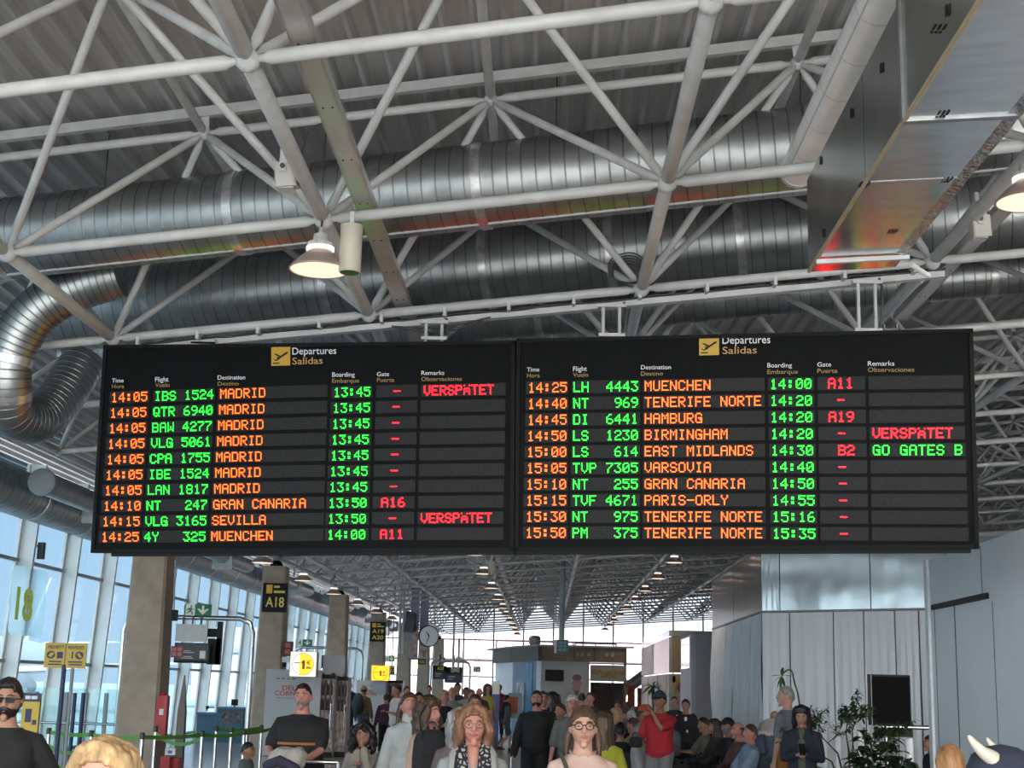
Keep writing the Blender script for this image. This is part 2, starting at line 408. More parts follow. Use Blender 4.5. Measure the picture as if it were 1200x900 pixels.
for k in range(0, 24):
    a, b = p1[k], p1[k+1]; m.tube([a+V((0, -.06, -.372)), b+V((0, -.06, -.372))], .012, 6)
make('support_rail', m, M_lgrey, t)
wires = MB()
for k in (4, 9, 14, 19):
    wires.tube([p1[k]+V((0, 0, .37)), p1[k]+V((0, 0, 1.25))], .006, 5)
make('hanger_wire', wires, M_dark, t)
t = thing('air_duct', 'second spiral ventilation duct, lower and behind the front one, ending at right edge', 'duct', (0, 14.2, 5))
p2 = lin(130, 360, 1180, 246, 14.25, ex=(.6, 3.0)); duct_parts(t, p2, .44, joints=(.09, .24, .37, .47, .57, .70, .83))
t = thing('air_duct', 'thin low spiral duct showing between the departure boards and the cable rail', 'duct', (0, 17, 5))
p3 = lin(300, 398, 1150, 322, 17.0, ex=(2.6, 3.4)); duct_parts(t, p3, .27, joints=(.2, .42, .66, .78))
# S-bends at the left
t = thing('duct_elbow', 'curved spiral duct bend dropping in a U beside the left departure board', 'duct', at(20, 440, 13.2))
el = smooth_path([at(140, 322, 13.0), at(88, 338, 13.0), at(42, 366, 13.0), at(14, 410, 13.05), at(8, 452, 13.1), at(14, 484, 13.3), at(44, 492, 13.7), at(74, 462, 14.0), at(100, 420, 14.2)], 7)
duct_parts(t, el, .225, .07, 28, (.42, .52))
# ducts along the glass facade
def yrun(X, z, y0, y1, n=30): return [V((X, y0+(y1-y0)*k/n, z)) for k in range(n+1)]
t = thing('air_duct', 'long spiral duct running along the top of the glass facade', 'duct', (-10.0, 30, 5.05))
duct_parts(t, yrun(-10.0, 5.08, 4, 90), .43, .22, 24, tuple(k/30 for k in range(2, 30)))
for k in range(6):
    y = 24.6+k*11.19
    t = thing('capped_duct', ['capped grey duct length nearest to the camera, above the facade windows', 'capped grey duct length above the windows left of the A18 sign', 'capped grey duct length above the windows behind the A18 column', 'fourth capped duct length along the facade', 'fifth capped duct length along the facade', 'farthest capped duct length along the facade'][k], 'duct', (-8.95, y, 5.05))
    make('pipe', MB().tube(yrun(-8.95, 5.07, y+.12, y+6.5, 6), .21, 20), M_galv, t, True)
    make('end_cap', MB().lathe([(.01, 0), (.2, .0), (.245, .03), (.245, .12), (.21, .14)], (-8.95, y, 5.07), 24, (V((1, 0, 0)), V((0, 0, 1)), V((0, 1, 0)))), mat('end_cap', (.36, .40, .42), .5), t, True)
    make('bracket', MB().box((-8.95, y+3.2, 5.0), (.55, .06, .6)).box((-8.95, y+3.2, 5.85), (.04, .04, .985)), M_galv, t)

# ------------------------------------------------------------------ rectangular foil duct at upper right
t = thing('rectangular_duct', 'square foil-faced air duct overhead mirroring the red and yellow board lights', 'duct', (2.05, 9.5, 4.6))
xl, xr, zb, zt, yf, yb_ = 1.765, 2.335, 4.605, 5.27, 9.5, .6
dzr = .04
cuts = [9.5, 7.72, 6.82, 3.4, .6]
for k in range(4):
    ya, yc = cuts[k]-(.008 if k else 0), cuts[k+1]
    make('bottom_sheet', MB().hexa([(xl, yc, zb), (xr, yc, zb+dzr), (xr, ya, zb+dzr), (xl, ya, zb), (xl, yc, zb+.02), (xr, yc, zb+dzr+.02), (xr, ya, zb+dzr+.02), (xl, ya, zb+.02)]), M_foil, t)
    make('side_sheet', MB().hexa([(xl-.004, yc, zb+.015), (xl+.02, yc, zb+.015), (xl+.02, ya, zb+.015), (xl-.004, ya, zb+.015), (xl-.004, yc, zt), (xl+.02, yc, zt), (xl+.02, ya, zt), (xl-.004, ya, zt)]), M_alu, t)
    make('side_sheet', MB().hexa([(xr-.02, yc, zb+.05), (xr+.004, yc, zb+.05), (xr+.004, ya, zb+.05), (xr-.02, ya, zb+.05), (xr-.02, yc, zt+.05), (xr+.004, yc, zt+.05), (xr+.004, ya, zt+.05), (xr-.02, ya, zt+.05)]), M_alu, t)
make('top_sheet', MB().box(((xl+xr)/2, (yf+yb_)/2, zt+.0), (xr-xl, yf-yb_, .02)), M_alu, t)
make('end_sheet', MB().box(((xl+xr)/2, yf-.012, (zb+zt)/2+.03), (xr-xl-.02, .02, zt-zb-.06)), M_alu, t)
make('corner_profile', MB().tube([(xl-.002, yf, zb+.004), (xl-.002, 6.83, zb+.004)], .014, 8).tube([(xl-.002, 6.8, zb+.004), (xl-.002, yb_, zb+.004)], .014, 8), M_tan, t, True)
m = MB(); r_ = random.Random(3); L1, L2 = [], []
for k in range(72):
    y = 9.45-k*.095; L1.append(V((xr-.055-.012*r_.random(), y, zb+dzr-.004))); L2.append(V((xr+.010, y, zb+dzr-.008-.006*r_.random())))
for k in range(71): m.hexa([L1[k+1], L2[k+1], L2[k], L1[k]]+[p_+V((0, 0, .006)) for p_ in (L1[k+1], L2[k+1], L2[k], L1[k])])
make('crinkled_tape', m, mat('crinkled_foil', (.55, .55, .56), .25, .9, .4, 25, .8, 30), t)
def under(y, w_, th, dz_, x0=xl, x1=xr): z0, z1 = zb+dzr*(x0-xl)/(xr-xl)+dz_, zb+dzr*(x1-xl)/(xr-xl)+dz_; return [(x0, y-w_, z0-th), (x1, y-w_, z1-th), (x1, y+w_, z1-th), (x0, y+w_, z0-th), (x0, y-w_, z0), (x1, y-w_, z1), (x1, y+w_, z1), (x0, y+w_, z0)]
fl = MB()
for y in (6.82,): fl.hexa(under(y, .022, .012, 0, xl-.01, xr+.01)).box((xl-.005, y, (zb+zt)/2), (.03, .05, zt-zb))
make('flange', fl, M_galv, t)
fl = MB().hexa(under(7.72, .012, .002, 0)); make('tape_strip', fl, mat('tape', (.5, .5, .5), .35, .7, .3, 40, .5, 60), t)
fl = MB().hexa(under(9.19, .016, .03, -.008, xl-.01, xr+.04)).tube([(xr+.05, 9.19, zb-.03), (xr+.20, 9.32, zb-.07)], .018, 8); make('support_bar', fl, M_lgrey, t)
m = MB(); r_ = random.Random(5)
for (px, py) in ((1105, 135), (1013, 215), (1110, 216), (1046, 275), (1100, 30)):
    c = onpl(px, py, (xl, 8, zb), V((0, 0, 1)))
    if c.x > xr-.06: c.x = xr-.08
    m = MB()
    for k in range(3):
        m.box(c+V((.0+.022*k-.02, -.005, -.001-.0+dzr*(c.x-xl)/(xr-xl))), (.012, .05, .004)); m.box(c+V((.0+.018*k-.018, .045, -.001+dzr*(c.x-xl)/(xr-xl))), (.012, .012+.012*r_.random(), .004))
    make('printed_mark', m, M_black, t)
for (px, py) in ((1033, 82), (998, 135), (962, 190), (1110, 15), (965, 275)):
    c = atx(px, py, xl-.006)
    m = MB()
    for k in range(2): m.box(c+V((0, .05*k-.03, .02*k)), (.003, .03, .05))
    make('printed_mark', m, M_black, t)

t = thing('insulated_pipe', 'fat white plastic-wrapped tube lying along the foil duct\'s top left edge', 'duct', (1.75, 10.4, 5.6))
pa = at(935, 200, 10.5); pth = [pa+V((.02*k, -.55*k, 0)) for k in range(18)]
pth = [V((pa.x, pa.y-.55*k, pa.z)) for k in range(18)]
make('sleeve', MB().tube(pth, .135, 24), mat('plastic_wrap', (.92, .93, .93), .32, 0, .05, 5, .08, 10, spec=.6), t, True)
m = MB()
for k in range(1, 17, 1):
    p = pth[k]; m.tube([p+V((0, -.01, 0)), p+V((0, .01, 0))], .1385, 24, False)
m.tube([p_+V((-.112, 0, -.078)) for p_ in pth], .006, 6); make('wrap_seam', m, mat('wrap_seam', (.74, .76, .76), .3), t, 'all')
make('sleeve_mouth', MB().lathe([(.12, 0), (.142, 0), (.142, .05), (.135, .06)], pth[0]+V((0, -.03, 0)), 24, (V((1, 0, 0)), V((0, 0, 1)), V((0, 1, 0)))), mat('plastic_rim', (.6, .62, .63), .4), t, True)

# ------------------------------------------------------------------ lighting trunking, floodlights, sound projectors
def trunk(label, ia, dx, z_off, y0, y1, w=.135):
    t = thing('cable_trunking', label, 'trunking', (O0.x+dx, y0, 5.2))
    def c(y):
        j = (y-O0.y)/GA.y; b = O0+GC*ia+GA*j; return V((b.x+dx, y+0*GC.y, b.z+z_off))
    a, b = c(y0), c(y1); xa = V((1, 0, SL)).normalized()
    m = MB()
    for sgn in (-1, 1): m.slab(a+xa*(sgn*w/2-.006)+V((0, 0, 0)), a+xa*(sgn*w/2+.006), b+xa*(sgn*w/2+.006), b+xa*(sgn*w/2-.006), (0, 0, .06))
    m.slab(a-xa*w/2, a+xa*w/2, b+xa*w/2, b-xa*w/2, (0, 0, .008)); make('channel', m, mat('trunking_steel', (.50, .47, .455), .30, .30, .08, 4), t)
    bo = MB(); y = y0+.4
    while y < y1:
        for q in (-.03, .03):
            p = c(y)+xa*q; bo.lathe([(.008, -.006), (.008, 0)], p, 8)
        y += .9
    make('bolt', bo, M_dark, t); return t
trunk('pale steel lighting channel beside the tube above the near pendant lamp', 0, .31, .10, 5.2, 14.6)
trunk('steel lighting channel along the sloping tube at the right edge', 2, .30, .10, 5.2, 14.6)
trunk('long lighting channel carrying the left row of pendant lamps down the hall', -2, .74, .0, 26, 88)
trunk('long lighting channel carrying the centre row of pendant lamps far down the hall', 0, .31, .10, 15, 88)
trunk('long lighting channel carrying the right row of pendant lamps far down the hall', 2, .30, .10, 15, 88)

def floodlight(px, py, Y, label, i):
    c = at(px, py, Y); t = thing('floodlight', label, 'floodlight', c)
    make('housing', MB().bevbox(c, (.15, .15, .17), .02, (V((1, 0, .1)).normalized(), V((0, 1, .15)).normalized(), V((-.1, -.15, 1)).normalized())), mat('flood_beige', (.46, .44, .40), .5), t)
    make('cooling_fin', MB().box(c+V((0, .02, .10)), (.10, .12, .02)).box(c+V((0, .02, -.09)), (.11, .11, .02)), M_lgrey, t)
    make('bracket', MB().box(c+V((-.015, -.085, .10)), (.045, .01, .20)).box(c+V((-.015, -.04, .19)), (.045, .10, .012)).box(c+V((-.015, .0, .24)), (.03, .03, .10)), M_lgrey, t)
    make('bolt', MB().lathe([(.018, 0), (.018, .012)], c+V((-.015, -.09, .04)), 10, (V((1, 0, 0)), V((0, 0, 1)), V((0, -1, 0)))), M_dark, t)
    make('cable', MB().tube(smooth_path([c+V((.05, 0, .08)), c+V((.1, .02, .2)), c+V((.13, .05, .36)), c+V((.25, .1, .45))], 5), .006, 6), M_dark, t)
floodlight(336, 206, 9.35, 'small beige floodlight on the tube above the near pendant lamp', 0)
floodlight(1148, 266, 11.0, 'small beige floodlight on the sloping tube at the far right', 2)

M_bei = mat('beige_speaker', (.50, .46, .37), .5, 0, .05, 6)
def soundproj(px, py, Y, label, h=.36, r=.082):
    c = at(px, py, Y); t = thing('cylindrical_loudspeaker', label, 'loudspeaker', c)
    make('body', MB().lathe([(r*.9, 0), (r, .01), (r, h-.03), (r*1.03, h-.03), (r*1.03, h), (r*.6, h+.002)], c-V((0, 0, h/2)), 24), M_bei, t, True)
    make('grille', MB().lathe([(.002, -.003), (r*.86, -.003), (r*.86, .004)], c-V((0, 0, h/2)), 24), M_dark, t, True)
    L_ = .12 if Y < 20 else .9; make('hanger', MB().box(c+V((0, 0, h/2+L_/2-.01)), (.03, .02, L_)), M_lgrey, t)
soundproj(411, 292, 10.0, 'beige cylinder loudspeaker hanging right beside the near pendant lamp')
soundproj(576, 666, 36, 'far beige cylinder loudspeaker hanging beside the second centre row lamp')
soundproj(598, 716, 58, 'farthest tiny beige cylinder loudspeaker over the kiosk side')

# ------------------------------------------------------------------ pendant lamps
M_lampin = emit('lamp_glow', (1.0, .74, .54), .55)
M_lampout = mat('lamp_shade', (.42, .33, .30), .4, .3, .05)
def make_lamp(loc, label, group=None, ch=.47):
    c = V(loc); t = thing('pendant_lamp', label, 'lamp', c, group); R_ = .228
    prof = [(.085, .15), (.10, .13), (.15, .085), (.20, .035), (R_, 0), (R_-.004, -.004), (.19, .03), (.10, .10)]
    make('shade', MB().lathe([(.08, .15), (.10, .13), (.15, .085), (.20, .035), (R_, .002), (R_, -.006), (R_-.012, -.006), (.19, .022), (.14, .07), (.09, .112), (.07, .118)], c, 36), M_lampout, t, True)
    make('reflector', MB().lathe([(R_-.014, -.003), (.19, .012), (.13, .05), (.06, .068), (.004, .070)], c, 36), M_lampin, t, True)
    make('driver_housing', MB().lathe([(.095, .15), (.095, .158), (.085, .16), (.085, .205), (.06, .215), (.06, .235), (.055, .24), (.055, .27), (.02, .285), (.012, .33)], c, 24), mat('lamp_body', (.46, .45, .44), .45, .2, .05), t, True)
    m = MB()
    for k in range(24):
        a = k*math.pi/12; x_ = V((math.cos(a), math.sin(a), 0)); y_ = V((-math.sin(a), math.cos(a), 0)); m.box(c+x_*.088+V((0, 0, .185)), (.012, .006, .045), (x_, y_, V((0, 0, 1))))
    make('cooling_fin', m, M_lgrey, t)
    make('ring', MB().lathe([(.094, .145), (.104, .145), (.104, .172), (.094, .172)], c, 24), emit('lamp_ring', (1, .93, .85), .7), t, True)
    make('chain', MB().tube([c+V((0, 0, .33)), c+V((.004, 0, .40)), c+V((0, 0, ch))], .008, 6), M_dark, t)
    return t
def lamp_light(c, e=20):
    l = bpy.data.lights.new('lamp_light', 'SPOT'); l.energy = e; l.color = (1, .78, .58); l.spot_size = 2.6; l.spot_blend = .6; l.shadow_soft_size = .15
    o = bpy.data.objects.new('lamp_light', l); C.objects.link(o); o.location = V(c)-V((0, 0, .05))
lp = at(374, 316, 10.12)
L0 = make_lamp(lp, 'pendant high bay lamp nearest the camera, above the left departure board')
lamp_light(lp)
l2 = at(1206, 236, 9.35); dup(L0, l2, 'pendant high bay lamp cut by the right edge of the view'); lamp_light(l2)
rows = [(-6.1, 4.2, 30.3, 5.2, 10, 'pendant lamps in the left row down the hall'),
        (-1.72, 4.66, 32.4, 5.594, 10, 'pendant lamps in the centre row down the hall'),
        (3.29, 5.02, 37.4, 5.594, 9, 'pendant lamps in the right row down the hall')]
LL = None; ordn = ['nearest', 'second', 'third', 'fourth', 'fifth', 'sixth', 'seventh', 'eighth', 'ninth', 'tenth']
for X, z, y0, dy, n, g in rows:
    for k in range(n):
        if X < -5 and k == 0: LL = make_lamp((X, y0, z), f'glowing nearest lamp of the {g[21:]}, seen under the boards', g, .66); lamp_light((X, y0, z), 70); continue
        o = dup(L0 if X > -5 else LL, (X, y0+dy*k, z), f'glowing {ordn[k]} lamp of the {g[21:]}, seen under the boards'); o['group'] = g
        if k % 2 == 0: lamp_light((X, y0+dy*k, z), 70)
for i_, k in ((0, 1), (0, 2), (0, 3)): pass

# ------------------------------------------------------------------ departure boards
BN = V((.157, 1, .07)); BP0 = V((0, 12.75, 3.5)); bnr = -BN.normalized()     # front normal towards the viewer
def B(x, y, off=0.): return onpl(x, y, BP0, BN)+bnr*off
F57 = {'A': '0E11111F111111', 'B': '1E11111E11111E', 'C': '0E11101010110E', 'D': '1E11111111111E', 'E': '1F10101E10101F', 'F': '1F10101E101010', 'G': '0E11101713110F', 'H': '1111111F111111', 'I': '0E04040404040E', 'J': '0702020202120C', 'K': '11121418141211', 'L': '1010101010101F', 'M': '111B1515111111', 'N': '11191915131311', 'O': '0E11111111110E', 'P': '1E11111E101010', 'Q': '0E11111115120D', 'R': '1E11111E141211', 'S': '0E11100E01110E', 'T': '1F040404040404', 'U': '1111111111110E', 'V': '11111111110A04', 'W': '11111115151B11', 'X': '11110A040A1111', 'Y': '11110A04040404', 'Z': '1F01020408101F',
       '0': '0E11131519110E', '1': '040C040404040E', '2': '0E11010608101F', '3': '1F02040201110E', '4': '02060A121F0202', '5': '1F101E0101110E', '6': '0608101E11110E', '7': '1F010204080808', '8': '0E11110E11110E', '9': '0E11110F01020C', ':': '000C0C000C0C00', '-': '0000001F000000', ' ': '00000000000000', '_': '11000E111F1111'}
LED_O = emit('led_orange', (1.0, .055, .0015), 6.5); LED_G = emit('led_green', (.005, 1.0, .02), 4.6); LED_R = emit('led_red', (1.0, .001, .004), 16.0)
def led_mat():
    m = mat('led_matrix', (.022, .022, .023), .6, 0, .25, 60, spec=.15); return m
M_led = led_mat(); M_case = mat('board_case', (.005, .0055, .006), .6, 0, .2, 10, spec=.08)
def lerp(a, b, t): return a+(b-a)*t
class Col:      # four image corners of the first and last strip of a column and how its characters sit in it
    def __init__(s, r1, r10): s.r1 = r1; s.r10 = r10     # each: x0,y0top,x1,y1top,height
    def row(s, k): return [lerp(a, b, k/9) for a, b in zip(s.r1, s.r10)]
def led_row(board, k, col, text, m, nch, x0=None, x1=None, mg=(.11, .09)):
    xa, ya, xb, yb, h = col.row(k)
    def P(u, v, off): return B(lerp(xa, xb, u), lerp(ya, yb, u)+h*v, off)
    st = MB(); st.hexa([P(0, 1, .001), P(1, 1, .001), P(1, 1, .006), P(0, 1, .006), P(0, 0, .001), P(1, 0, .001), P(1, 0, .006), P(0, 0, .006)])
    so = make('display_strip', st, M_led, board)
    if not text: return
    d = MB(); W = xb-xa; ua = (x0-xa)/W if x0 else .03; ub = (x1-xa)/W if x1 else .97
    total = nch*6-1; pu = (ub-ua)/total; pv = (1-mg[0]-mg[1])/7
    for ci, ch in enumerate(text):
        g = F57['_' if ch == 'Ä' else ch]
        for ry in range(7):
            bits = int(g[ry*2:ry*2+2], 16)
            for rx in range(5):
                if bits >> (4-rx) & 1:
                    cu = ua+(ci*6+rx+.5)*pu; cv = mg[0]+(ry+.5)*pv; a = .33
                    p = [P(cu-a*pu, cv+a*pv, .009), P(cu+a*pu, cv+a*pv, .009), P(cu+a*pu, cv-a*pv, .009), P(cu-a*pu, cv-a*pv, .009)]
                    d.quad(*p)
    d.quad(P(ua, mg[0], .0065), P(ub, mg[0], .0065), P(ub, 1-mg[1], .0065), P(ua, 1-mg[1], .0065))
    lo = make('lit_characters', d, [m, M_led], so); lo.data.polygons[len(d.f)-1].material_index = 1
def board(label, TL, TR, BL, BR, cols, rows, heads, icon, lip):
    cen = (B(*TL)+B(*TR)+B(*BL)+B(*BR))*.25
    t = thing('departure_board', label, 'departure board', cen)
    a, b, c, d = B(*BL), B(*BR), B(*TR), B(*TL); bk = -bnr*.12
    make('case', MB().hexa([a, b, b+bk, a+bk, d, c, c+bk, d+bk]), M_case, t)
    f = MB(); w = .035
    def bar(p, q, inn):
        f.hexa([p+bnr*0, q+bnr*0, q+inn, p+inn, p+bnr*.018, q+bnr*.018, q+inn+bnr*.018, p+inn+bnr*.018])
    rx = (b-a).normalized(); uz = (d-a).normalized()
    bar(a, b, uz*w); bar(d-uz*w, c-uz*w, uz*w); bar(a, d, rx*w); bar(b-rx*w, c-rx*w, rx*w)
    make('bezel', f, mat('board_bezel', (.008, .0085, .009), .6, 0, .1, spec=.12), t)
    l = MB(); a2, b2 = B(*lip[0]), B(*lip[1]); l.hexa([a2, b2, b2-bnr*.11, a2-bnr*.11, a2+V((0, 0, .05)), b2+V((0, 0, .05)), b2-bnr*.11+V((0, 0, .05)), a2-bnr*.11+V((0, 0, .05))]); make('bottom_rail', l, mat('rail_black', (.014, .015, .017), .6, 0, .1, spec=.1), t)
    x0, y0, x1, y1 = icon['box']
    ic = MB().slab(B(x0, y1, .002), B(x1, y1-.6, .002), B(x1, y0-.6, .002), B(x0, y0, .002), bnr*.004)
    io = make('pictogram', ic, emit('sign_yellow', (.70, .42, .02), .08), t)
    W, H = x1-x0, y1-y0
    def I(u, v): return B(x0+W*u, y0+H*v-.6*u, .009)
    pl = MB()
    def poly(*pts):
        k = len(pts); pp = [I(*p) for p in pts]; q = [p-bnr*.003 for p in pp]; pl.add(q+pp, [tuple(range(k, 2*k))]+[(i, (i+1) % k, (i+1) % k+k, i+k) for i in range(k)])
    poly((.20, .72), (.26, .76), (.90, .33), (.86, .26), (.72, .32)); poly((.14, .37), (.24, .35), (.56, .50), (.46, .57)); poly((.32, .72), (.46, .66), (.36, .52), (.30, .54)); poly((.10, .64), (.17, .63), (.26, .76), (.20, .73))
    poly((.08, .84), (.44, .84), (.44, .90), (.08, .90))
    make('aircraft_symbol', pl, M_black, io)
    for (s, xa, xb, yb, yt, m) in icon['text']: make('title_text', text_mb(s, B(xa, yb, .002), B(xb, yb-.9, .002), B(xa, yt, .002), .004), m, t)
    for (s1, xa, xb, yt, yb, s2, xc, yt2, yb2) in heads:
        make('heading_text', text_mb(s1, B(xa, yb, .002), B(xb, yb-.25, .002), B(xa, yt, .002), .003), M_txtw, t)
        make('heading_text', text_mb(s2, B(xa, yb2, .002), B(xc, yb2-.3, .002), B(xa, yt2, .002), .003), emit('amber_heading', (.42, .26, .06), .10), t)
    for k, r in enumerate(rows):
        tm, fl, de, bo, ga, re = r
        led_row(t, k, cols[0], tm, LED_O, 5, *cols[6](0, k, tm))
        led_row(t, k, cols[1], fl, LED_G, 8, *cols[6](1, k, fl))
        led_row(t, k, cols[2], de, LED_O, len(de), *cols[6](2, k, de))
        led_row(t, k, cols[3], bo, LED_G, 5, *cols[6](3, k, bo))
        led_row(t, k, cols[4], ga, LED_R, len(ga), *cols[6](4, k, ga))
        led_row(t, k, cols[5], re, LED_G if re.startswith('GO') else LED_R, max(1, len(re)), *cols[6](5, k, re))
    return t
Lc = [Col((129, 459.2, 175, 457.4, 14), (116, 622.4, 164.5, 622.0, 14)), Col((180, 457.6, 252, 454.8, 14), (167, 622.2, 242.5, 621.4, 14)), Col((256, 454.6, 384, 450.8, 14), (245.5, 621.4, 379, 619.6, 14)),
      Col((388.5, 453, 436.5, 451.8, 14), (381, 619.6, 432, 619.2, 14)), Col((441, 451.8, 489.5, 450.5, 14), (435.5, 619, 485, 618.6, 14)), Col((493.5, 450.6, 592.5, 448.8, 14.4), (489, 618.6, 590, 618, 14.4))]
def Lx(c, k, s):
    f = k/9; L = len(s)
    if c == 0: return lerp(131, 119.5, f), lerp(173, 163, f)
    if c == 1: return lerp(181.6, 169.6, f), lerp(250.6, 241, f)
    if c == 2: x = lerp(258.4, 248, f); return x, x+lerp(1.51, 1.53, f)*(6*L-1)
    if c == 3: return lerp(391.5, 384, f), lerp(434.4, 428.4, f)
    if c == 4: x = lerp(465.5, 459.5, f); h = lerp(1.62, 1.62, f)*(6*max(L, 1)-1)/2; return x-h, x+h
    x = lerp(497, 493, f); return x, x+lerp(1.547, 1.57, f)*(6*max(L, 1)-1)
Lc.append(Lx)
Lrows = [('14:05', 'IBS 1524', 'MADRID', '13:45', '-', 'VERSPÄTET'), ('14:05', 'QTR 6940', 'MADRID', '13:45', '-', ''), ('14:05', 'BAW 4277', 'MADRID', '13:45', '-', ''), ('14:05', 'VLG 5061', 'MADRID', '13:45', '-', ''),
         ('14:05', 'CPA 1755', 'MADRID', '13:45', '-', ''), ('14:05', 'IBE 1524', 'MADRID', '13:45', '-', ''), ('14:05', 'LAN 1817', 'MADRID', '13:45', '-', ''), ('14:10', 'NT   247', 'GRAN CANARIA', '13:50', 'A16', ''),
         ('14:15', 'VLG 3165', 'SEVILLA', '13:50', '-', 'VERSPÄTET'), ('14:25', '4Y   325', 'MUENCHEN', '14:00', 'A11', '')]
Lh = [('Time', 131.5, 145, 443.6, 448.5, 'Hora', 145.5, 450.6, 455.2), ('Flight', 182, 197.6, 442, 447.4, 'Vuelo', 199, 449, 453.8), ('Destination', 255.4, 287.5, 440, 445, 'Destino', 280, 447.4, 452),
      ('Boarding', 389.4, 415.8, 436.5, 441.6, 'Embarque', 421, 443.8, 448.6), ('Gate', 441.9, 456, 436, 441, 'Puerta', 462, 443, 447.8), ('Remarks', 494, 520.7, 434.6, 439.6, 'Observaciones', 541.4, 441.8, 446.6)]
bl = board('left hand departure board listing the 14:05 flights to Madrid', (122, 404.8), (604, 399.4), (107, 648), (602.5, 646), Lc, Lrows, Lh,
           {'box': (318.2, 407, 340.2, 428.8), 'text': [('Departures', 342.8, 394.2, 415.6, 407.6, M_txtw), ('Salidas', 342.8, 378.2, 427.3, 419.2, M_txty)]}, ((130, 652), (603, 650)))
Rc = [Col((616.5, 447, 666, 446.2, 15), (613, 616.8, 665, 616.6, 15)), Col((670, 446.2, 750, 445, 15), (668.5, 616.8, 750, 616.8, 15)), Col((753.5, 444.8, 896, 442.6, 15), (753, 616.8, 897.5, 617.2, 15)),
      Col((900, 442.6, 954, 442, 15.2), (903, 617.4, 958, 617.8, 15.2)), Col((957.8, 441.8, 1013.8, 441, 15.4), (961.5, 617.6, 1017.8, 618, 15.4)), Col((1017.8, 441, 1128.5, 439.8, 15.4), (1022, 618, 1135, 618.6, 15.6))]
def Rx(c, k, s):
    f = k/9; L = len(s)
    if c == 0: return lerp(619.3, 616.2, f), lerp(664.4, 663.2, f)
    if c == 1: return lerp(672.2, 671, f), lerp(747.8, 747.2, f)
    if c == 2: x = lerp(755.6, 755.4, f); return x, x+lerp(1.64, 1.66, f)*(6*L-1)
    if c == 3: return lerp(902.4, 905.5, f), lerp(951, 955.3, f)
    if c == 4: x = lerp(985, 989, f)+(5 if L == 2 else 0); h = 1.74*(6*max(L, 1)-1)/2; return x-h, x+h
    x = lerp(1021, 1025, f); return x, x+1.775*(6*max(L, 1)-1)
Rc.append(Rx)
Rrows = [('14:25', 'LH  4443', 'MUENCHEN', '14:00', 'A11', ''), ('14:40', 'NT   969', 'TENERIFE NORTE', '14:20', '-', ''), ('14:45', 'DI  6441', 'HAMBURG', '14:20', 'A19', ''), ('14:50', 'LS  1230', 'BIRMINGHAM', '14:20', '-', 'VERSPÄTET'),
         ('15:00', 'LS   614', 'EAST MIDLANDS', '14:30', 'B2', 'GO GATES B'), ('15:05', 'TVP 7305', 'VARSOVIA', '14:40', '-', ''), ('15:10', 'NT   255', 'GRAN CANARIA', '14:50', '-', ''), ('15:15', 'TVF 4671', 'PARIS-ORLY', '14:55', '-', ''),
         ('15:30', 'NT   975', 'TENERIFE NORTE', '15:16', '-', ''), ('15:50', 'PM   375', 'TENERIFE NORTE', '15:35', '-', '')]
Rh = [('Time', 617.7, 632, 430.7, 435.6, 'Hora', 632.5, 437.8, 442.6), ('Flight', 671.6, 687.7, 429.6, 435, 'Vuelo', 689.5, 437, 441.8), ('Destination', 751.2, 786.4, 428, 433, 'Destino', 777, 435.6, 440.4),
      ('Boarding', 899.3, 928, 425.6, 430.7, 'Embarque', 935, 433.4, 438.2), ('Gate', 957.8, 974, 424.6, 429.8, 'Puerta', 981.5, 432.2, 437.2), ('Remarks', 1017, 1048, 423.4, 428.8, 'Observaciones', 1071.3, 430.8, 436)]
br = board('right hand departure board beginning with the 14:25 flight to Muenchen', (605.6, 397.4), (1140, 385.2), (603.6, 646), (1147.4, 643), Rc, Rrows, Rh,
           {'box': (819.3, 394.8, 842.7, 416.6), 'text': [('Departures', 846.7, 902.7, 403.0, 394.2, M_txtw), ('Salidas', 846.7, 886.8, 415.0, 406.6, M_txty)]}, ((604, 650), (1138, 648)))
# hangers between the boards and the cable rail
def rail_pt(f): return O0+GC*f-GA*-1
t = thing('cable_rail', 'long white steel rail with cables under the tube the departure boards hang from', 'cable rail', rail_pt(0))
a, b = rail_pt(-1.02)+V((0, .12, -.10)), rail_pt(2.05)+V((0, .12, -.10))
d = (b-a).normalized(); z = V((0, 0, 1)); x_ = d.cross(z)
make('channel', MB().box((a+b)/2, ((b-a).length, .09, .055), (d, -x_, z)), M_tube, t)
cb = MB(); r_ = random.Random(11)
for q in range(4):
    pts = [a.lerp(b, k/40)+V((0, -.05+.03*q, .045+.012*r_.random()-.02*abs(math.sin(k*.7+q)))) for k in range(41)]
    cb.tube(smooth_path(pts, 2), .009+.003*(q % 2), 6)
for q in range(2):
    pts = [a.lerp(b, .36+.02*k)+V((0, -.07, -.02-.10*math.sin(k/6*math.pi)*(1-.5*q))) for k in range(7)]; cb.tube(smooth_path(pts, 4), .008, 6)
make('cable', cb, M_dark, t, 'all')
m = MB()
for k in range(13):
    p = a.lerp(b, .04+.077*k); make('clamp', MB().box(p+V((0, -.06, .06)), (.03, .20, .10)), M_lgrey, t)
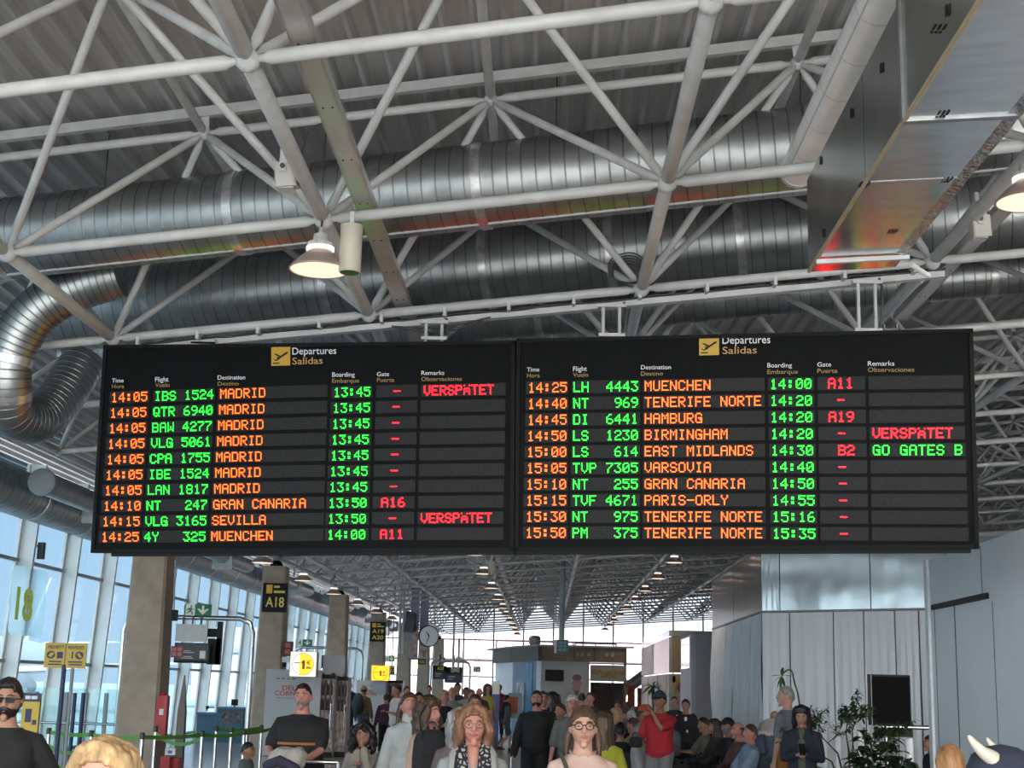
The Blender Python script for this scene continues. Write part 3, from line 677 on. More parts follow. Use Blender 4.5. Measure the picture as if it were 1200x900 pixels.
for (px, lab) in ((236, 'pair of steel hanger rods at the left end of the left board'), (507, 'pair of steel hanger rods near the right end of the left board'), (716, 'pair of steel hanger rods over the left part of the right board'), (1018, 'pair of steel hanger rods over the right end of the right board')):
    bo = B(px, 404-(px-122)*.0185); c = bo-bnr*.06; t = thing('hanger_rod', lab, 'hanger', c)
    top = c.z+.02; f = (c.x-O0.x)/GC.x; h = (O0+GC*f).z-.12
    for q in (-.08, .07):
        make('rod', MB().tube([c+V((q, 0, -.05)), V((c.x+q, c.y, h))], .016, 8), M_lgrey, t, True)
    make('cross_plate', MB().box(V((c.x, c.y, h-.02)), (.26, .07, .03)), M_lgrey, t); make('foot_plate', MB().box(c+V((0, 0, .01)), (.24, .07, .03)), M_lgrey, t)
    cbl = MB(); cbl.tube(smooth_path([V((c.x+.11, c.y, h+.02)), V((c.x+.13, c.y-.03, h-.15)), c+V((.10, 0, -.02))], 6), .012, 6); make('cable', cbl, M_dark, t, 'all')
c = at(735, 321, 12.55); t = thing('cable_coil', 'coil of dark cable hung on the tube joint above the right board', 'cable', c); cb = MB()
for q in range(5):
    cb.tube([c+V(((.13+.012*q)*math.cos(k*.2618), -.02*q+.02*math.sin(k), (.095+.012*q)*math.sin(k*.2618)+.008*q)) for k in range(25)], .008, 6)
make('loop', cb, M_dark, t, 'all')

# ------------------------------------------------------------------ concrete columns
CX = -6.84
for k in range(7):
    y = 24.6+11.19*k; zt = 4.55; t = thing('concrete_column', ['tapered concrete column nearest to the camera, under the left board', 'tapered concrete column behind the A18 sign', 'tapered concrete column right of the A18 column', 'tapered concrete column behind the A19 A20 sign', 'tapered concrete column left of the hanging banner', 'tapered concrete column behind the hanging banner', 'farthest concrete column by the end windows'][k], 'column', (CX, y, 0))
    wb, wt = .375, .285
    m = MB(); m.loft([[V((CX+sx_*(wb+(wt-wb)*f)+.0, y+sy_*(wb+(wt-wb)*f), zt*f)) for sx_, sy_ in ((-1, -.86), (-.86, -1), (.86, -1), (1, -.86), (1, .86), (.86, 1), (-.86, 1), (-1, .86))] for f in (0, .33, .335, .66, .665, 1)])
    make('shaft', m, M_conc, t)
    make('bearing', MB().ball((CX, y, zt+.0), .17, 16, 10), M_black, t, True)
    make('head_plate', MB().lathe([(.1, 0), (.1, .12)], (CX, y, zt+.15), 12), M_grey, t, True)

# ------------------------------------------------------------------ signs on the left
def quadbox(p, th, nrm=None):   # p: TL,TR,BR,BL front face
    a, b, c, d = map(V, p); n = (b-a).cross(a-d).normalized() if nrm is None else nrm
    if n.y > 0: n = -n
    return MB().slab(d, c, b, a, -n*th), n
def rect(x0, y0, x1, y1, Y): return [at(x0, y0, Y), at(x1, y0, Y), at(x1, y1, Y), at(x0, y1, Y)]
def rectz(x0, y0, x1, y1, Y):   # upright rectangle through two opposite corners
    a, b = at(x0, y0, Y), at(x1, y1, Y); return [V((a.x, Y, a.z)), V((b.x, Y, a.z)), V((b.x, Y, b.z)), V((a.x, Y, b.z))]
def inq(p, u, v, off=0., n=V((0, -1, 0))): 
    a, b, c, d = p; return (a*(1-u)+b*u)*(1-v)+(d*(1-u)+c*u)*v+n*off
def patch(mb, p, u0, v0, u1, v1, off=.004, th=.004):
    n = V((0, -1, 0)); mb.slab(inq(p, u0, v1, off-th), inq(p, u1, v1, off-th), inq(p, u1, v0, off-th), inq(p, u0, v0, off-th), n*th); return mb
def wtext(s, p, u0, v0, u1, v1, off=.004, mb=None, bold=.012): return text_mb(s, inq(p, u0, v1), inq(p, u1, v1), inq(p, u0, v0), off, mb, None, bold)
def wpoly(mb, p, pts, off=.005):
    k = len(pts); q = [inq(p, u, v, off) for u, v in pts]; b_ = [x+V((0, .004, 0)) for x in q]
    mb.add(b_+q, [tuple(range(k, 2*k))]+[(i, (i+1) % k, (i+1) % k+k, i+k) for i in range(k)]); return mb
def circ(mb, p, u, v, ru, rv, off=.005, n=20): return wpoly(mb, p, [(u+ru*math.cos(6.28318*k/n), v+rv*math.sin(6.28318*k/n)) for k in range(n)], off)
SY = emit('sign_yellow', (.70, .42, .02), .08); SYT = emit('sign_yellow_text', (.72, .58, .12), .10)
def gate_sign(px, Y, label, lines, top):
    p = rectz(*px, Y); c = (p[0]+p[2])/2; t = thing('gate_sign', label, 'sign', c)
    make('panel', quadbox(p, .09)[0], M_black, t); make('wall_bracket', MB().box(c+V((0, .16, 0)), (.12, .16, .3)), M_dark, t)
    m = patch(MB(), p, .14, .06, .38, .06+.30*top); make('pictogram', m, SY, t)
    make('small_text', patch(patch(MB(), p, .45, .09, .68, .09+.07*top), p, .45, .24*top+.02, .9, .32*top+.02), SYT, t)
    n = len(lines); h = (1-.42*top-.06)/n
    for k, s in enumerate(lines):
        v0 = .42*top+k*h+.06; make('gate_text', wtext(s, p, .14, v0, .88, v0+h*.68, .006), SYT, t)
    return t
def exit_sign(px, Y, label, hang=-.26):
    p = rectz(*px, Y); c = (p[0]+p[2])/2; t = thing('exit_sign', label, 'exit sign', c)
    make('panel', quadbox(p, .05)[0], M_green, t); hz = (p[3].z if hang < 0 else p[0].z)+hang/2; make('stem', MB().box((c.x-.1, Y+.03, hz), (.03, .03, abs(hang))).box((c.x+.1, Y+.03, hz), (.03, .03, abs(hang))), M_dark, t)
    m = MB(); patch(m, p, .06, .0, .40, 1); make('door_field', m, emit('exit_white', (.75, .80, .72), .12), t)
    m = MB(); circ(m, p, .26, .20, .035, .09, .009, 10)
    wpoly(m, p, [(.19, .34), (.27, .30), (.31, .42), (.36, .48), (.34, .54), (.28, .50), (.27, .60), (.33, .72), (.33, .93), (.29, .93), (.28, .76), (.22, .66), (.17, .80), (.09, .82), (.09, .75), (.15, .72), (.19, .52), (.14, .50), (.12, .62), (.09, .60), (.11, .42)], .009)
    make('running_figure', m, M_green, t)
    m = MB(); wpoly(m, p, [(.66, .12), (.74, .12), (.74, .55), (.84, .40), (.92, .40), (.70, .92), (.48, .40), (.56, .40), (.66, .55)], .009); make('down_arrow', m, emit('exit_white', (.75, .80, .72), .12), t)
    return t
gate_sign((308.6, 683, 335.6, 717.6), 35.33, 'black hanging gate sign reading A18 in yellow', ['A18'], 1.)
gate_sign((434, 728.6, 451.2, 751.8), 57.65, 'black gate sign with two lines A19 and A20', ['A19', 'A20'], .75)
exit_sign((216.3, 707.6, 247, 721.8), 31.9, 'green running man exit sign above the nearest gate frame')
exit_sign((347.5, 749, 365.5, 757), 54.96, 'green exit sign left of the third column, over the one euro lightbox')
exit_sign((451.5, 768, 462, 775.5), 62, 'green exit sign between the A19 A20 column and the next column', 2.6)
exit_sign((512, 770, 521.5, 777), 79.96, 'green exit sign on the far gate frame, above the A23 monitor')
exit_sign((534, 770, 541, 776.5), 79.96, 'green exit sign on the far gate frame, beside the twin poles')
exit_sign((554.5, 781, 563, 788), 84, 'tiny green exit sign at the end windows, right of the far gate frame', 3.9)

def gate_frame(label, xl_, xr_, Y, ztop, r=.055):
    t = thing('gate_portal', label, 'gate frame', (xr_, Y, 0))
    P = [V((xl_, Y, 0)), V((xl_, Y, ztop-.3)), V((xl_+.08, Y, ztop-.09)), V((xl_+.3, Y, ztop)), V((xr_-.3, Y, ztop)), V((xr_-.08, Y, ztop-.09)), V((xr_, Y, ztop-.3)), V((xr_, Y, 0))]
    make('tube', MB().tube(P, r, 14), M_chrome, t, True)
    for x in (xl_, xr_): make('base_plate', MB().lathe([(.12, 0), (.12, .02), (.07, .03)], (x, Y, 0), 16), M_chrome, t, True)
    return t
gA = at(294, 780, 32); gate_frame('nearest steel tube gate frame carrying a monitor, behind the first column', gA.x-2.9, gA.x, 32, 3.08)
gate_frame('second steel tube gate frame, seen either side of the third column', at(345, 760, 55).x, at(425, 760, 55).x, 55, 3.02)
gate_frame('far steel tube gate frame holding exit signs and dark monitors', at(505, 777, 80).x, at(551, 777, 80).x, 80, 3.02, .07)
# what hangs in the nearest gate frame
p = rectz(206.5, 731, 242, 752, 31.9); t = thing('grey_panel', 'plain grey sheet panel hanging above the gate monitor', 'panel', (p[0]+p[2])/2); make('sheet', quadbox(p, .05)[0], M_lgrey, t); make('hanger', MB().box(((p[0].x+p[1].x)/2-.2, 31.93, p[0].z+.07), (.04, .04, .16)).box(((p[0].x+p[1].x)/2+.2, 31.93, p[0].z+.07), (.04, .04, .16)), M_dark, t)
p = rectz(205, 753, 245, 777.5, 31.8); t = thing('gate_monitor', 'dark gate monitor hanging under the grey panel in the nearest frame', 'monitor', (p[0]+p[2])/2)
make('case', quadbox(p, .12)[0], M_black, t); make('screen', patch(MB(), p, .03, .05, .95, .86), mat('screen_dark', (.03, .03, .032), .2), t)
m = MB()
for v, u0, u1 in ((.38, .26, .46), (.46, .26, .56), (.66, .26, .5), (.74, .2, .55)): patch(m, p, u0, v, u1, v+.04, .007)
make('screen_text', m, emit('screen_text', (.4, .38, .36), .12), t); make('screen_picture', patch(MB(), p, .72, .38, .88, .76, .007), emit('screen_pic', (.6, .58, .55), .12), t)
p = rectz(242.5, 728, 257.5, 779, 32.0); t = thing('monitor_bracket', 'black bracket box on the right of the gate monitor', 'bracket', (p[0]+p[2])/2)
make('upright', patch(MB(), p, .68, 0, 1, 1, .0, .1), M_black, t); make('box', patch(MB(), p, 0, .17, .7, .36, .0, .16), M_black, t); make('side_case', patch(MB(), p, .15, .40, .95, 1, .0, .12), M_black, t)
p = rectz(200.8, 757, 214, 770.5, 24.24); t = thing('fire_sign', 'dark red fire equipment sign on the nearest column', 'sign', (p[0]+p[2])/2); make('panel', quadbox(p, .03)[0], mat('dark_red', (.16, .02, .02), .5), t)
m = MB()
for u in (.1, .55):
    for v in (.12, .55): patch(m, p, u, v, u+.33, v+.33)
make('symbol', m, mat('sign_pink', (.38, .14, .12), .5), t)
t = thing('lamp_bracket', 'small black box on the corner of the nearest column', 'bracket', at(203.5, 720, 24.2)); p = rectz(201, 714.5, 206.5, 727.5, 24.2); make('box', quadbox(p, .1)[0], M_black, t); make('conduit', MB().tube([at(204, 715, 24.25), at(205.5, 656, 24.25)], .012, 6), M_grey, t)
p = rectz(330.5, 751.5, 343, 769, 35.3); t = thing('fire_sign', 'dark red sign on the side of the A18 column', 'sign', (p[0]+p[2])/2); make('panel', quadbox(p, .03)[0], mat('dark_red', (.16, .02, .02), .5), t)
make('symbol', patch(patch(MB(), p, .3, .12, .75, .42), p, .3, .56, .75, .86), mat('sign_pink', (.38, .14, .12), .5), t); make('notice', patch(MB(), p, .1, 1.06, .85, 1.42), M_wht, t, label='small white notice'); make('dark_plate', patch(MB(), p, .15, 1.45, .5, 1.75), M_black, t)
# number 18 sheet on the glass
X18 = wx(3.0)+.37
def a18(x, y): return atx(x, y, X18)
a, b = a18(11.5, 705), a18(52, 705); zt_, zb2 = a18(30, 664.5).z, a18(32, 745.5).z
m = MB(); k = 14; pts = []
for (cy_, cz_, a0) in ((b.y-.16, zt_-.16, 0), (a.y+.16, zt_-.16, 90), (a.y+.16, zb2+.16, 180), (b.y-.16, zb2+.16, 270)):
    for q in range(5):
        an = math.radians(a0+q*22.5); pts.append(V((X18, cy_+.16*math.cos(an), cz_+.16*math.sin(an))))
n = len(pts); m.loft([pts, [p_+V((.012, 0, 0)) for p_ in pts]])
t = thing('window_number', 'large pale sheet with yellow-green number 18 on the facade glass', 'sign', (X18, (a.y+b.y)/2, 3))
sh_ = glass('frosted_sheet', (.80, .86, .86), .0); _t = sh_.node_tree; _tr = _t.nodes.new('ShaderNodeBsdfTranslucent'); _tr.inputs[0].default_value = (.85, .9, .9, 1)
_m = next(n for n in _t.nodes if n.type == 'MIX_SHADER'); _m.inputs[0].default_value = .55; _t.links.new(_tr.outputs[0], _m.inputs[2]); make('sheet', m, sh_, t)
y0_, y1_ = a18(17.5, 710).y, a18(37.5, 710).y; z1_, z0_ = a18(27, 688).z, a18(28, 728).z
make('number_text', text_mb('18', (X18+.014, y0_, z0_), (X18+.014, y1_, z0_), (X18+.014, y0_, z1_), .004, nrm=V((1, 0, 0)), bold=.03), emit('lime', (.45, .60, .05), .12), t)
for k, (y_, zz) in enumerate(((finys[9]+.25, 4.25), (finys[12]+.2, 4.3))):
    t = thing('facade_speaker', ['small dark box on the facade above the number 18 sheet', 'small dark box on the facade above the exit sign'][k], 'speaker', (wx(zz)+.4, y_, zz)); make('box', MB().bevbox((wx(zz)+.4, y_, zz), (.14, .14, .34), .03), M_dark, t); make('arm', MB().box((wx(zz)+.2, y_, zz+.1), (.36, .04, .04)), M_dark, t)

# priority sign, belts and glass screen
t = thing('queue_sign', 'yellow PRIORITY queue sign on two poles before the glass facade', 'sign', at(77, 900, 21).xy.to_3d())
p = rectz(53.5, 753, 99.5, 783.5, 21); make('panel', quadbox(p, .03)[0], mat('priority_yellow', (.62, .42, .06), .5), t)
navy = mat('navy_ink', (.03, .04, .10), .5); m = MB()
wtext('PRIORITY', p, .07, .10, .46, .24, .004, m); wtext('NON-PRIORITY', p, .56, .10, .95, .24, .004, m); patch(m, p, .495, .06, .51, .95)
for u, v, w_ in ((.12, .72, .3), (.1, .83, .32), (.58, .72, .34), (.6, .83, .32)): patch(m, p, u, v, u+w_, v+.055)
patch(m, p, .30, .36, .44, .62); circ(m, p, .155, .48, .10, .155); circ(m, p, .84, .48, .10, .155); patch(m, p, .655, .34, .69, .62); make('printing', m, navy, t)
m = MB(); wpoly(m, p, [(.09, .52), (.16, .38), (.24, .42), (.16, .58)], .008); wpoly(m, p, [(.78, .44), (.84, .38), (.91, .55), (.85, .58)], .008); make('bag_symbol', m, mat('priority_yellow', (.62, .42, .06), .5), t)
make('pole', MB().tube([V((at(74.5, 783, 21).x, 21.02, 0)), V((at(74.5, 783, 21).x, 21.02, p[3].z+.05))], .034, 12), navy, t, True)
make('pole', MB().tube([V((at(86.5, 783, 21.1).x, 21.05, 0)), V((at(86.5, 783, 21.1).x, 21.05, p[3].z+.05))], .026, 12), M_grey, t, True)
for px in (74.5, 86.5): make('base', MB().lathe([(.2, 0), (.2, .02), (.04, .04)], (at(px, 783, 21).x, 21.03, 0), 20), M_dark, t, True)
t = thing('totem_sign', 'yellow totem poster with navy header behind the man in sunglasses', 'sign', at(36, 900, 18).xy.to_3d())
p = rectz(27.5, 812, 42.3, 870, 18); p[2].z = p[3].z = .05; make('board', quadbox(p, .06)[0], mat('priority_yellow', (.62, .42, .06), .5), t); make('header', patch(MB(), p, 0, 0, 1, .07), navy, t); make('header_text', patch(patch(MB(), p, .15, .022, .45, .05, .008), p, .5, .022, .85, .05, .008), M_wht, t); make('picture', patch(patch(MB(), p, .22, .13, .58, .24, .006), p, .66, .22, .9, .26, .006), navy, t)
for k, px in enumerate((97, 107)):
    t = thing('banner_pole', ['tall navy pole standing left behind the yellow queue sign', 'tall navy pole standing right behind the yellow queue sign'][k], 'pole', at(px-9, 900, 23).xy.to_3d()); q = at(px-9, 812, 23); make('pole', MB().tube([(q.x, 23, .03), (q.x, 23, q.z)], .032, 10), navy, t, True); make('base', MB().lathe([(.18, 0), (.18, .02), (.04, .04)], (q.x, 23, 0), 18), M_dark, t, True)
screen = thing('glass_screen', 'glass barrier with steel posts and handrail before the facade', 'barrier', at(100, 900, 27).xy.to_3d())
xs = [at(px, 812, 27).x for px in (10, 43, 78, 101, 125, 146.5)]
for x in xs: make('post', MB().bevbox((x, 27, .72), (.08, .05, 1.44), .015), M_grey, screen)
make('glass_pane', MB().box(((xs[0]+xs[-1])/2, 27.05, .80), (xs[-1]-xs[0], .012, 1.42)), glass('screen_glass', (.80, .90, .88), .06), screen)
make('handrail', MB().tube([(xs[0], 26.94, .88), (xs[-1]+.1, 26.94, .88)], .025, 10), M_chrome, screen, True)
# belt barriers
M_belt = mat('green_belt', (.10, .30, .03), .55, 0, .1, 20)
def stanchion(loc, label, h=.97):
    c = V(loc); t = thing('belt_post', label, 'queue barrier post', c, None)
    make('pole', MB().tube([c+V((0, 0, .02)), c+V((0, 0, h-.08))], .030, 14), M_chrome, t, True); make('head', MB().lathe([(.036, -.08), (.038, -.07), (.038, 0), (.030, .012), (.002, .014)], c+V((0, 0, h)), 14), M_dark, t, True)
    make('base', MB().lathe([(.17, 0), (.17, .012), (.10, .03), (.035, .045)], c, 24), M_chrome, t, True); return t
sp = [(57, 21.5), (107, 21), (167, 20.6), (182, 23.5), (237, 22), (253, 24.5), (271, 24), (286, 23.2), (306, 25.5), (325, 27)]
pos = []; S0 = None
names = ['beside the man in sunglasses', 'under the yellow queue sign', 'before the nearest concrete column', 'beside the red cabinet', 'left of the blue gate desk', 'in front of the blue gate desk', 'second from the boy', 'just left of the boy', 'behind the boy', 'at the deli panel']
for k, (px, Y) in enumerate(sp):
    q = at(px, 860, Y); q.z = 0; pos.append(q)
    lb = f'steel belt barrier post {names[k]}'
    if S0 is None: S0 = stanchion(q, lb); S0['group'] = 'belt barrier posts'
    else: dup(S0, q, lb)
def belt(a, b, sag, label, z=.90):
    d = V((b.x-a.x, b.y-a.y, 0)); n = d.normalized().cross(V((0, 0, 1))); K = 12; top = []
    m = MB(); A = []; Bq = []
    for k in range(K+1):
        f = k/K; p_ = a+d*f+V((0, 0, z-sag*4*f*(1-f))); A.append(p_+V((0, 0, .028))); Bq.append(p_-V((0, 0, .028)))
    for k in range(K): m.slab(Bq[k]-n*.002, Bq[k+1]-n*.002, A[k+1]-n*.002, A[k]-n*.002, n*.004)
    tag(make('barrier_belt', m, M_belt, None, False, origin=(a+b)/2+V((0, 0, z))), label, 'belt', 'green queue belts')
for k, (i, j, sg, z, lb) in enumerate([(0, 1, .02, .92, 'green belt below the yellow queue sign'), (1, 2, .03, .92, 'green belt across the nearest column'), (2, 4, .02, .92, 'green belt left of the blue gate desk'), (4, 7, .03, .92, 'green belt in front of the blue gate desk'), (7, 9, .03, .92, 'green belt ending at the deli panel'), (3, 4, .14, .88, 'sagging green belt beside the red cabinet'), (0, 1, .10, .74, 'lower sagging green belt below the queue sign'), (0, 1, .02, .44, 'lowest green belt below the queue sign'), (5, 8, .03, .93, 'green belt behind the front desk belt')]):
    belt(pos[i], pos[j], sg, lb, z)
# red cabinets and extinguisher at the first column
cxy = at(190, 850, 24.0)
t = thing('fire_extinguisher', 'red fire extinguisher case on the right side of the nearest column', 'fire extinguisher', V((cxy.x, 24.0, 1.2)))
p = rectz(184.5, 815, 195, 868, 24.16); m = MB(); c = (p[0]+p[2])/2; make('case', MB().bevbox((c.x, 24.16, c.z), (p[1].x-p[0].x, .13, p[0].z-p[3].z), .03), M_red, t, True); make('label_plate', MB().slab((c.x-.035, 24.095, c.z+.05), (c.x+.035, 24.095, c.z+.05), (c.x+.035, 24.095, c.z+.15), (c.x-.035, 24.095, c.z+.15), (0, -.006, 0)), M_wht, t); make('top_ring', MB().lathe([(.03, 0), (.05, .03), (.03, .06)], (c.x, 24.16, p[0].z-.0), 12), M_red, t, True)
for k, (x0, x1, y0_, Y) in enumerate(((188, 199, 886.5, 22.4), (200.5, 209.5, 888.5, 22.6))):
    p = rectz(x0, y0_, x1, 895, Y); t = thing('red_cabinet', ['low red equipment cabinet at the nearest column, left one', 'low red equipment cabinet at the nearest column, right one'][k], 'cabinet', (p[0].x, Y, 0)); c = (p[0]+p[1])/2; W = p[1].x-p[0].x
    make('body', MB().bevbox((c.x, Y+.15, p[0].z/2), (W, .3, p[0].z), .015), M_red, t); make('door', MB().box((c.x, Y-.005, p[0].z/2), (W*.86, .012, p[0].z*.9)), mat('red_door', (.38, .02, .025), .45), t); make('handle', MB().box((c.x+W*.3, Y-.02, p[0].z*.6), (.015, .02, .07)), M_dark, t)
t = thing('notice_stand', 'white notice holder standing on the red cabinets', 'notice', at(199, 884, 22.5)); p = rectz(193.5, 877, 205, 885, 22.5); make('sheet', quadbox(p, .02)[0], M_wht, t); make('print', patch(MB(), p, .3, .3, .7, .75), mat('ink_blue', (.1, .18, .4), .5), t); make('foot', MB().box(((p[0].x+p[1].x)/2, 22.56, p[3].z-.02), (.12, .12, .03)), M_dark, t)
q = at(216.5, 791, 23); t = thing('tapered_post', 'slim tapered brown post among the belt barriers', 'post', (q.x, 23, 0)); m = MB(); m.loft([[V((q.x+a_*w_, 23+b_*w_, z)) for a_, b_ in ((-1, -1), (1, -1), (1, 1), (-1, 1))] for w_, z in ((.075, .02), (.06, 1.25), (.055, 1.3), (.008, q.z))]); make('shaft', m, mat('brown_post', (.16, .13, .11), .6), t); make('base', MB().lathe([(.2, 0), (.2, .03)], (q.x, 23, 0), 20), M_dark, t)
# gate desk
M_teal = mat('teal_desk', (.03, .085, .13), .5, 0, .06, 5)
def desk(x0, x1, y0_, Y, label):
    p = rectz(x0, y0_, x1, 880, Y); W = p[1].x-p[0].x; H = p[0].z; c = V(((p[0].x+p[1].x)/2, Y+.35, 0)); t = thing('gate_desk', label, 'desk', c)
    make('body', MB().bevbox(c+V((0, 0, H*.48)), (W*.94, .66, H*.96), .03), M_teal, t); make('counter_top', MB().bevbox(c+V((0, 0, H*.98)), (W, .74, .05), .04), mat('teal_top', (.06, .16, .24), .35), t)
    make('plinth', MB().box(c+V((0, 0, .04)), (W*.9, .6, .08)), M_dark, t); make('front_panel', MB().box(c+V((0, -.335, H*.55)), (W*.8, .012, H*.6)), mat('teal_front', (.04, .11, .16), .5), t); return t, H, c
t, H, c = desk(230, 254, 835, 42, 'low blue gate desk left of the poster desk'); 
t, H, c = desk(253, 285.5, 828.5, 41, 'taller blue gate desk with a dark picture on its front')
make('picture', MB().box(c+V((.05, -.345, H*.72)), (.62, .01, H*.34)), mat('desk_picture', (.10, .09, .09), .6, 0, .9, 9), t)
for k, (px, py, Y) in enumerate(((275, 823, 41.4), (243, 829, 42.3))):
    q = at(px, py, Y); t = thing('desk_monitor', ['black monitor standing on the taller blue gate desk', 'small scanner standing on the low blue gate desk'][k], 'monitor', q); W = (.19, .09)[k]
    make('screen', MB().bevbox(q, (W, .05, W*.9), .01), M_black, t); make('stand', MB().box(q-V((0, 0, W*.6)), (.04, .04, W*.5)).box(q-V((0, 0, W*.86)), (W*.7, .12, .02)), M_dark, t)

# ------------------------------------------------------------------ snack corner, lightboxes, hanging banner and clock
M_deli = mat('deli_panel', (.40, .42, .44), .5, 0, .04, 3); M_redtxt = mat('red_letters', (.42, .03, .03), .5); M_pic = mat('bottle_print', (.34, .30, .31), .5, 0, .8, 14, stretch=(1, 1, .5))
def snack_corner(x0, x1, y0_, Y, label, xcase=None, yb=None):
    p = rectz(x0, y0_, x1, 880, Y); p[2].z = p[3].z = .02; c = (p[2]+p[3])/2; t = thing('snack_kiosk', label, 'kiosk', V((c.x, Y, 0)))
    make('side_panel', quadbox(p, .5)[0], M_deli, t)
    lt = MB(); wtext('DELI', p, .30, .30*.62, .58, .30*.62+.055, .006, lt); wtext('CORNER', p, .17, .25, .70, .305, .006, lt); make('lettering', lt, M_redtxt, t)
    m = MB(); patch(m, p, .20, .33, .62, .336); [patch(m, p, .20+.09*k, .10, .245+.09*k+.02*(k == 3), .115) for k in range(4)]; make('small_print', m, mat('print_grey', (.12, .12, .13), .5), t)
    return t, p
t, p = snack_corner(312.5, 372, 784, 34.4, 'pale DELI CORNER vending kiosk behind the man in the black tee')
def cooler(px, Y, label):
    p = rectz(*px, Y); p[2].z = p[3].z = .02; W = p[1].x-p[0].x; H = p[0].z; c = V(((p[0].x+p[1].x)/2, Y, 0)); t = thing('drinks_cooler', label, 'drinks cooler', c)
    make('cabinet', MB().bevbox(c+V((0, .35, H/2)), (W, .66, H-.04), .02), mat('cooler_body', (.34, .32, .32), .5), t)
    f = MB(); w_ = .09
    f.box(c+V((-W/2+w_/2, -.01, H/2)), (w_, .06, H)).box(c+V((0, -.01, H-.05)), (W, .06, .10)).box(c+V((0, -.01, .06)), (W, .06, .12)); make('door_frame', f, M_black, t)
    make('picture_panel', MB().box(c+V((.04, .01, H*.5)), (W*.78, .02, H*.85)), M_pic, t); b_ = MB()
    for k, z in enumerate((.80, .62)):
        for q in (-.12, .02, .16): b_.lathe([(.05, 0), (.055, .02), (.055, .22), (.02, .30), (.02, .36)], c+V((q*W/.5*.8+.02, -.01, H*z-.1)), 10)
    make('printed_bottle', b_, mat('bottle_dark', (.06, .055, .06), .4), t, True); make('handle', MB().tube([c+V((W*.36, -.05, H*.35)), c+V((W*.36, -.05, H*.65))], .015, 8), M_chrome, t)
cooler((368.5, 790, 389, 880), 34.6, 'drinks cooler with bottle pictures right behind the man in the black tee')
cooler((390, 792.5, 404, 880), 35.0, 'slim drinks cooler with black frame left of the man in navy')
p = rectz(379, 768, 403.5, 789, 34.6); t = thing('hanging_board', 'plain grey board fixed over the coolers before the third column', 'board', (p[0]+p[2])/2); make('sheet', quadbox(p, .08)[0], mat('grey_board', (.36, .38, .42), .5), t); make('post', MB().tube([(p[3].x+.25, 34.7, p[3].z+.1), (p[3].x+.25, 34.7, 1.9)], .04, 10).box((p[3].x+.0, 34.68, p[0].z-.15), (.1, .06, .3)), M_dark, t)
LBW = emit('lightbox_white', (1, .97, .9), .52); LBY = emit('lightbox_yellow', (1, .66, .03), .50); LBR = mat('lightbox_red', (.55, .05, .02), .4)
def lightbox(px, Y, label, full):
    p = rectz(*px, Y); c = (p[0]+p[2])/2; W = p[1].x-p[0].x; H = p[0].z-p[3].z; t = thing('price_lightbox', label, 'lightbox', c)
    make('case', MB().box(c+V((.0, .16, 0)), (W+.02, .30, H+.02)), mat('lightbox_side', (.55, .42, .30), .5), t); make('front_panel', quadbox(p, .012)[0], LBY if full else LBW, t)
    m = MB(); n = 24
    def disc(r, off, a0=0, a1=360): 
        a = [math.radians(a0+(a1-a0)*k/n) for k in range(n+1)]; return [c+V((r*math.cos(q), -off, r*math.sin(q))) for q in a]
    R_ = W*.43
    for a, b in zip(disc(R_, .018)[:-1], disc(R_, .018)[1:]): pass
    o, i_ = disc(R_, .018), disc(R_*.95, .018); [m.quad(o[k], o[k+1], i_[k+1], i_[k]) for k in range(n)]; make('ring', m, LBR, t)
    m = MB(); m.add(disc(R_*.94, .016, -110, 110), [tuple(range(n+1))]); make('yellow_disc', m, LBY, t)
    m = MB(); wpoly(m, p, [(.50, .34), (.57, .34), (.57, .70), (.48, .70), (.48, .46), (.44, .48), (.44, .41)], .02); make('price_text', m, LBR, t); make('price_text', wtext('€', p, .63, .34, .80, .52, .02), LBR, t); make('small_text', patch(patch(MB(), p, .63, .60, .82, .68, .02), p, .15, .42, .38, .47, .02), mat('tan_print', (.55, .40, .12), .5), t)
    make('mount', MB().box(c+V((0, .38, -.05)), (.14, .16, .2)), M_dark, t)
lightbox((341, 763.8, 369.5, 793), 33.96, 'glowing white lightbox with 1€ price, standing on the nearer DELI CORNER kiosk', False)
lightbox((435.8, 779.8, 455.5, 797.8), 53.06, 'glowing yellow lightbox with 1€ price further down the hall', True)
snack_corner(418, 449, 797, 53.5, 'second pale snack kiosk with red lettering under the yellow lightbox')
cooler((450, 797, 469, 880), 54, 'white drinks cooler behind the woman in white tee')
# banner with loudspeaker and twin poles from the roof
bx = at(476, 780, 58); t = thing('hanging_banner', 'tall lavender advertising banner hung from roof poles, with picture at foot', 'banner', at(491, 690, 58))
p = rectz(482.5, 690, 500.5, 772, 58); 
make('sheet', quadbox([inq(p, 0, 0), inq(p, .47, 0), inq(p, .47, 1), inq(p, 0, 1)], .03)[0], mat('banner_lilac', (.36, .34, .50), .5, 0, .1, 2), t)
make('sheet', quadbox([inq(p, .53, .02), inq(p, 1, .02), inq(p, 1, 1), inq(p, .53, 1)], .03)[0], mat('banner_lilac', (.36, .34, .50), .5, 0, .1, 2), t)
m = MB(); patch(m, p, .05, .60, .45, .98); patch(m, p, .56, .62, .97, .98); make('picture', m, mat('banner_picture', (.46, .32, .26), .5, 0, .7, 5), t)
make('frame_bar', MB().box((p[0].x+.32, 58, inq(p, 0, .56).z), (.75, .05, .03)).box((p[0].x+.32, 58, p[3].z-.02), (.7, .06, .05)).box((p[0].x+.32, 58, p[0].z+.02), (.7, .05, .04)), M_dark, t)
m = MB()
for dx_ in (-.42, -.28, -.12): m.tube([(p[0].x+dx_, 58, p[0].z+(.0 if dx_ > -.2 else -2.6)), (p[0].x+dx_, 58, 6.3)], .05, 8)
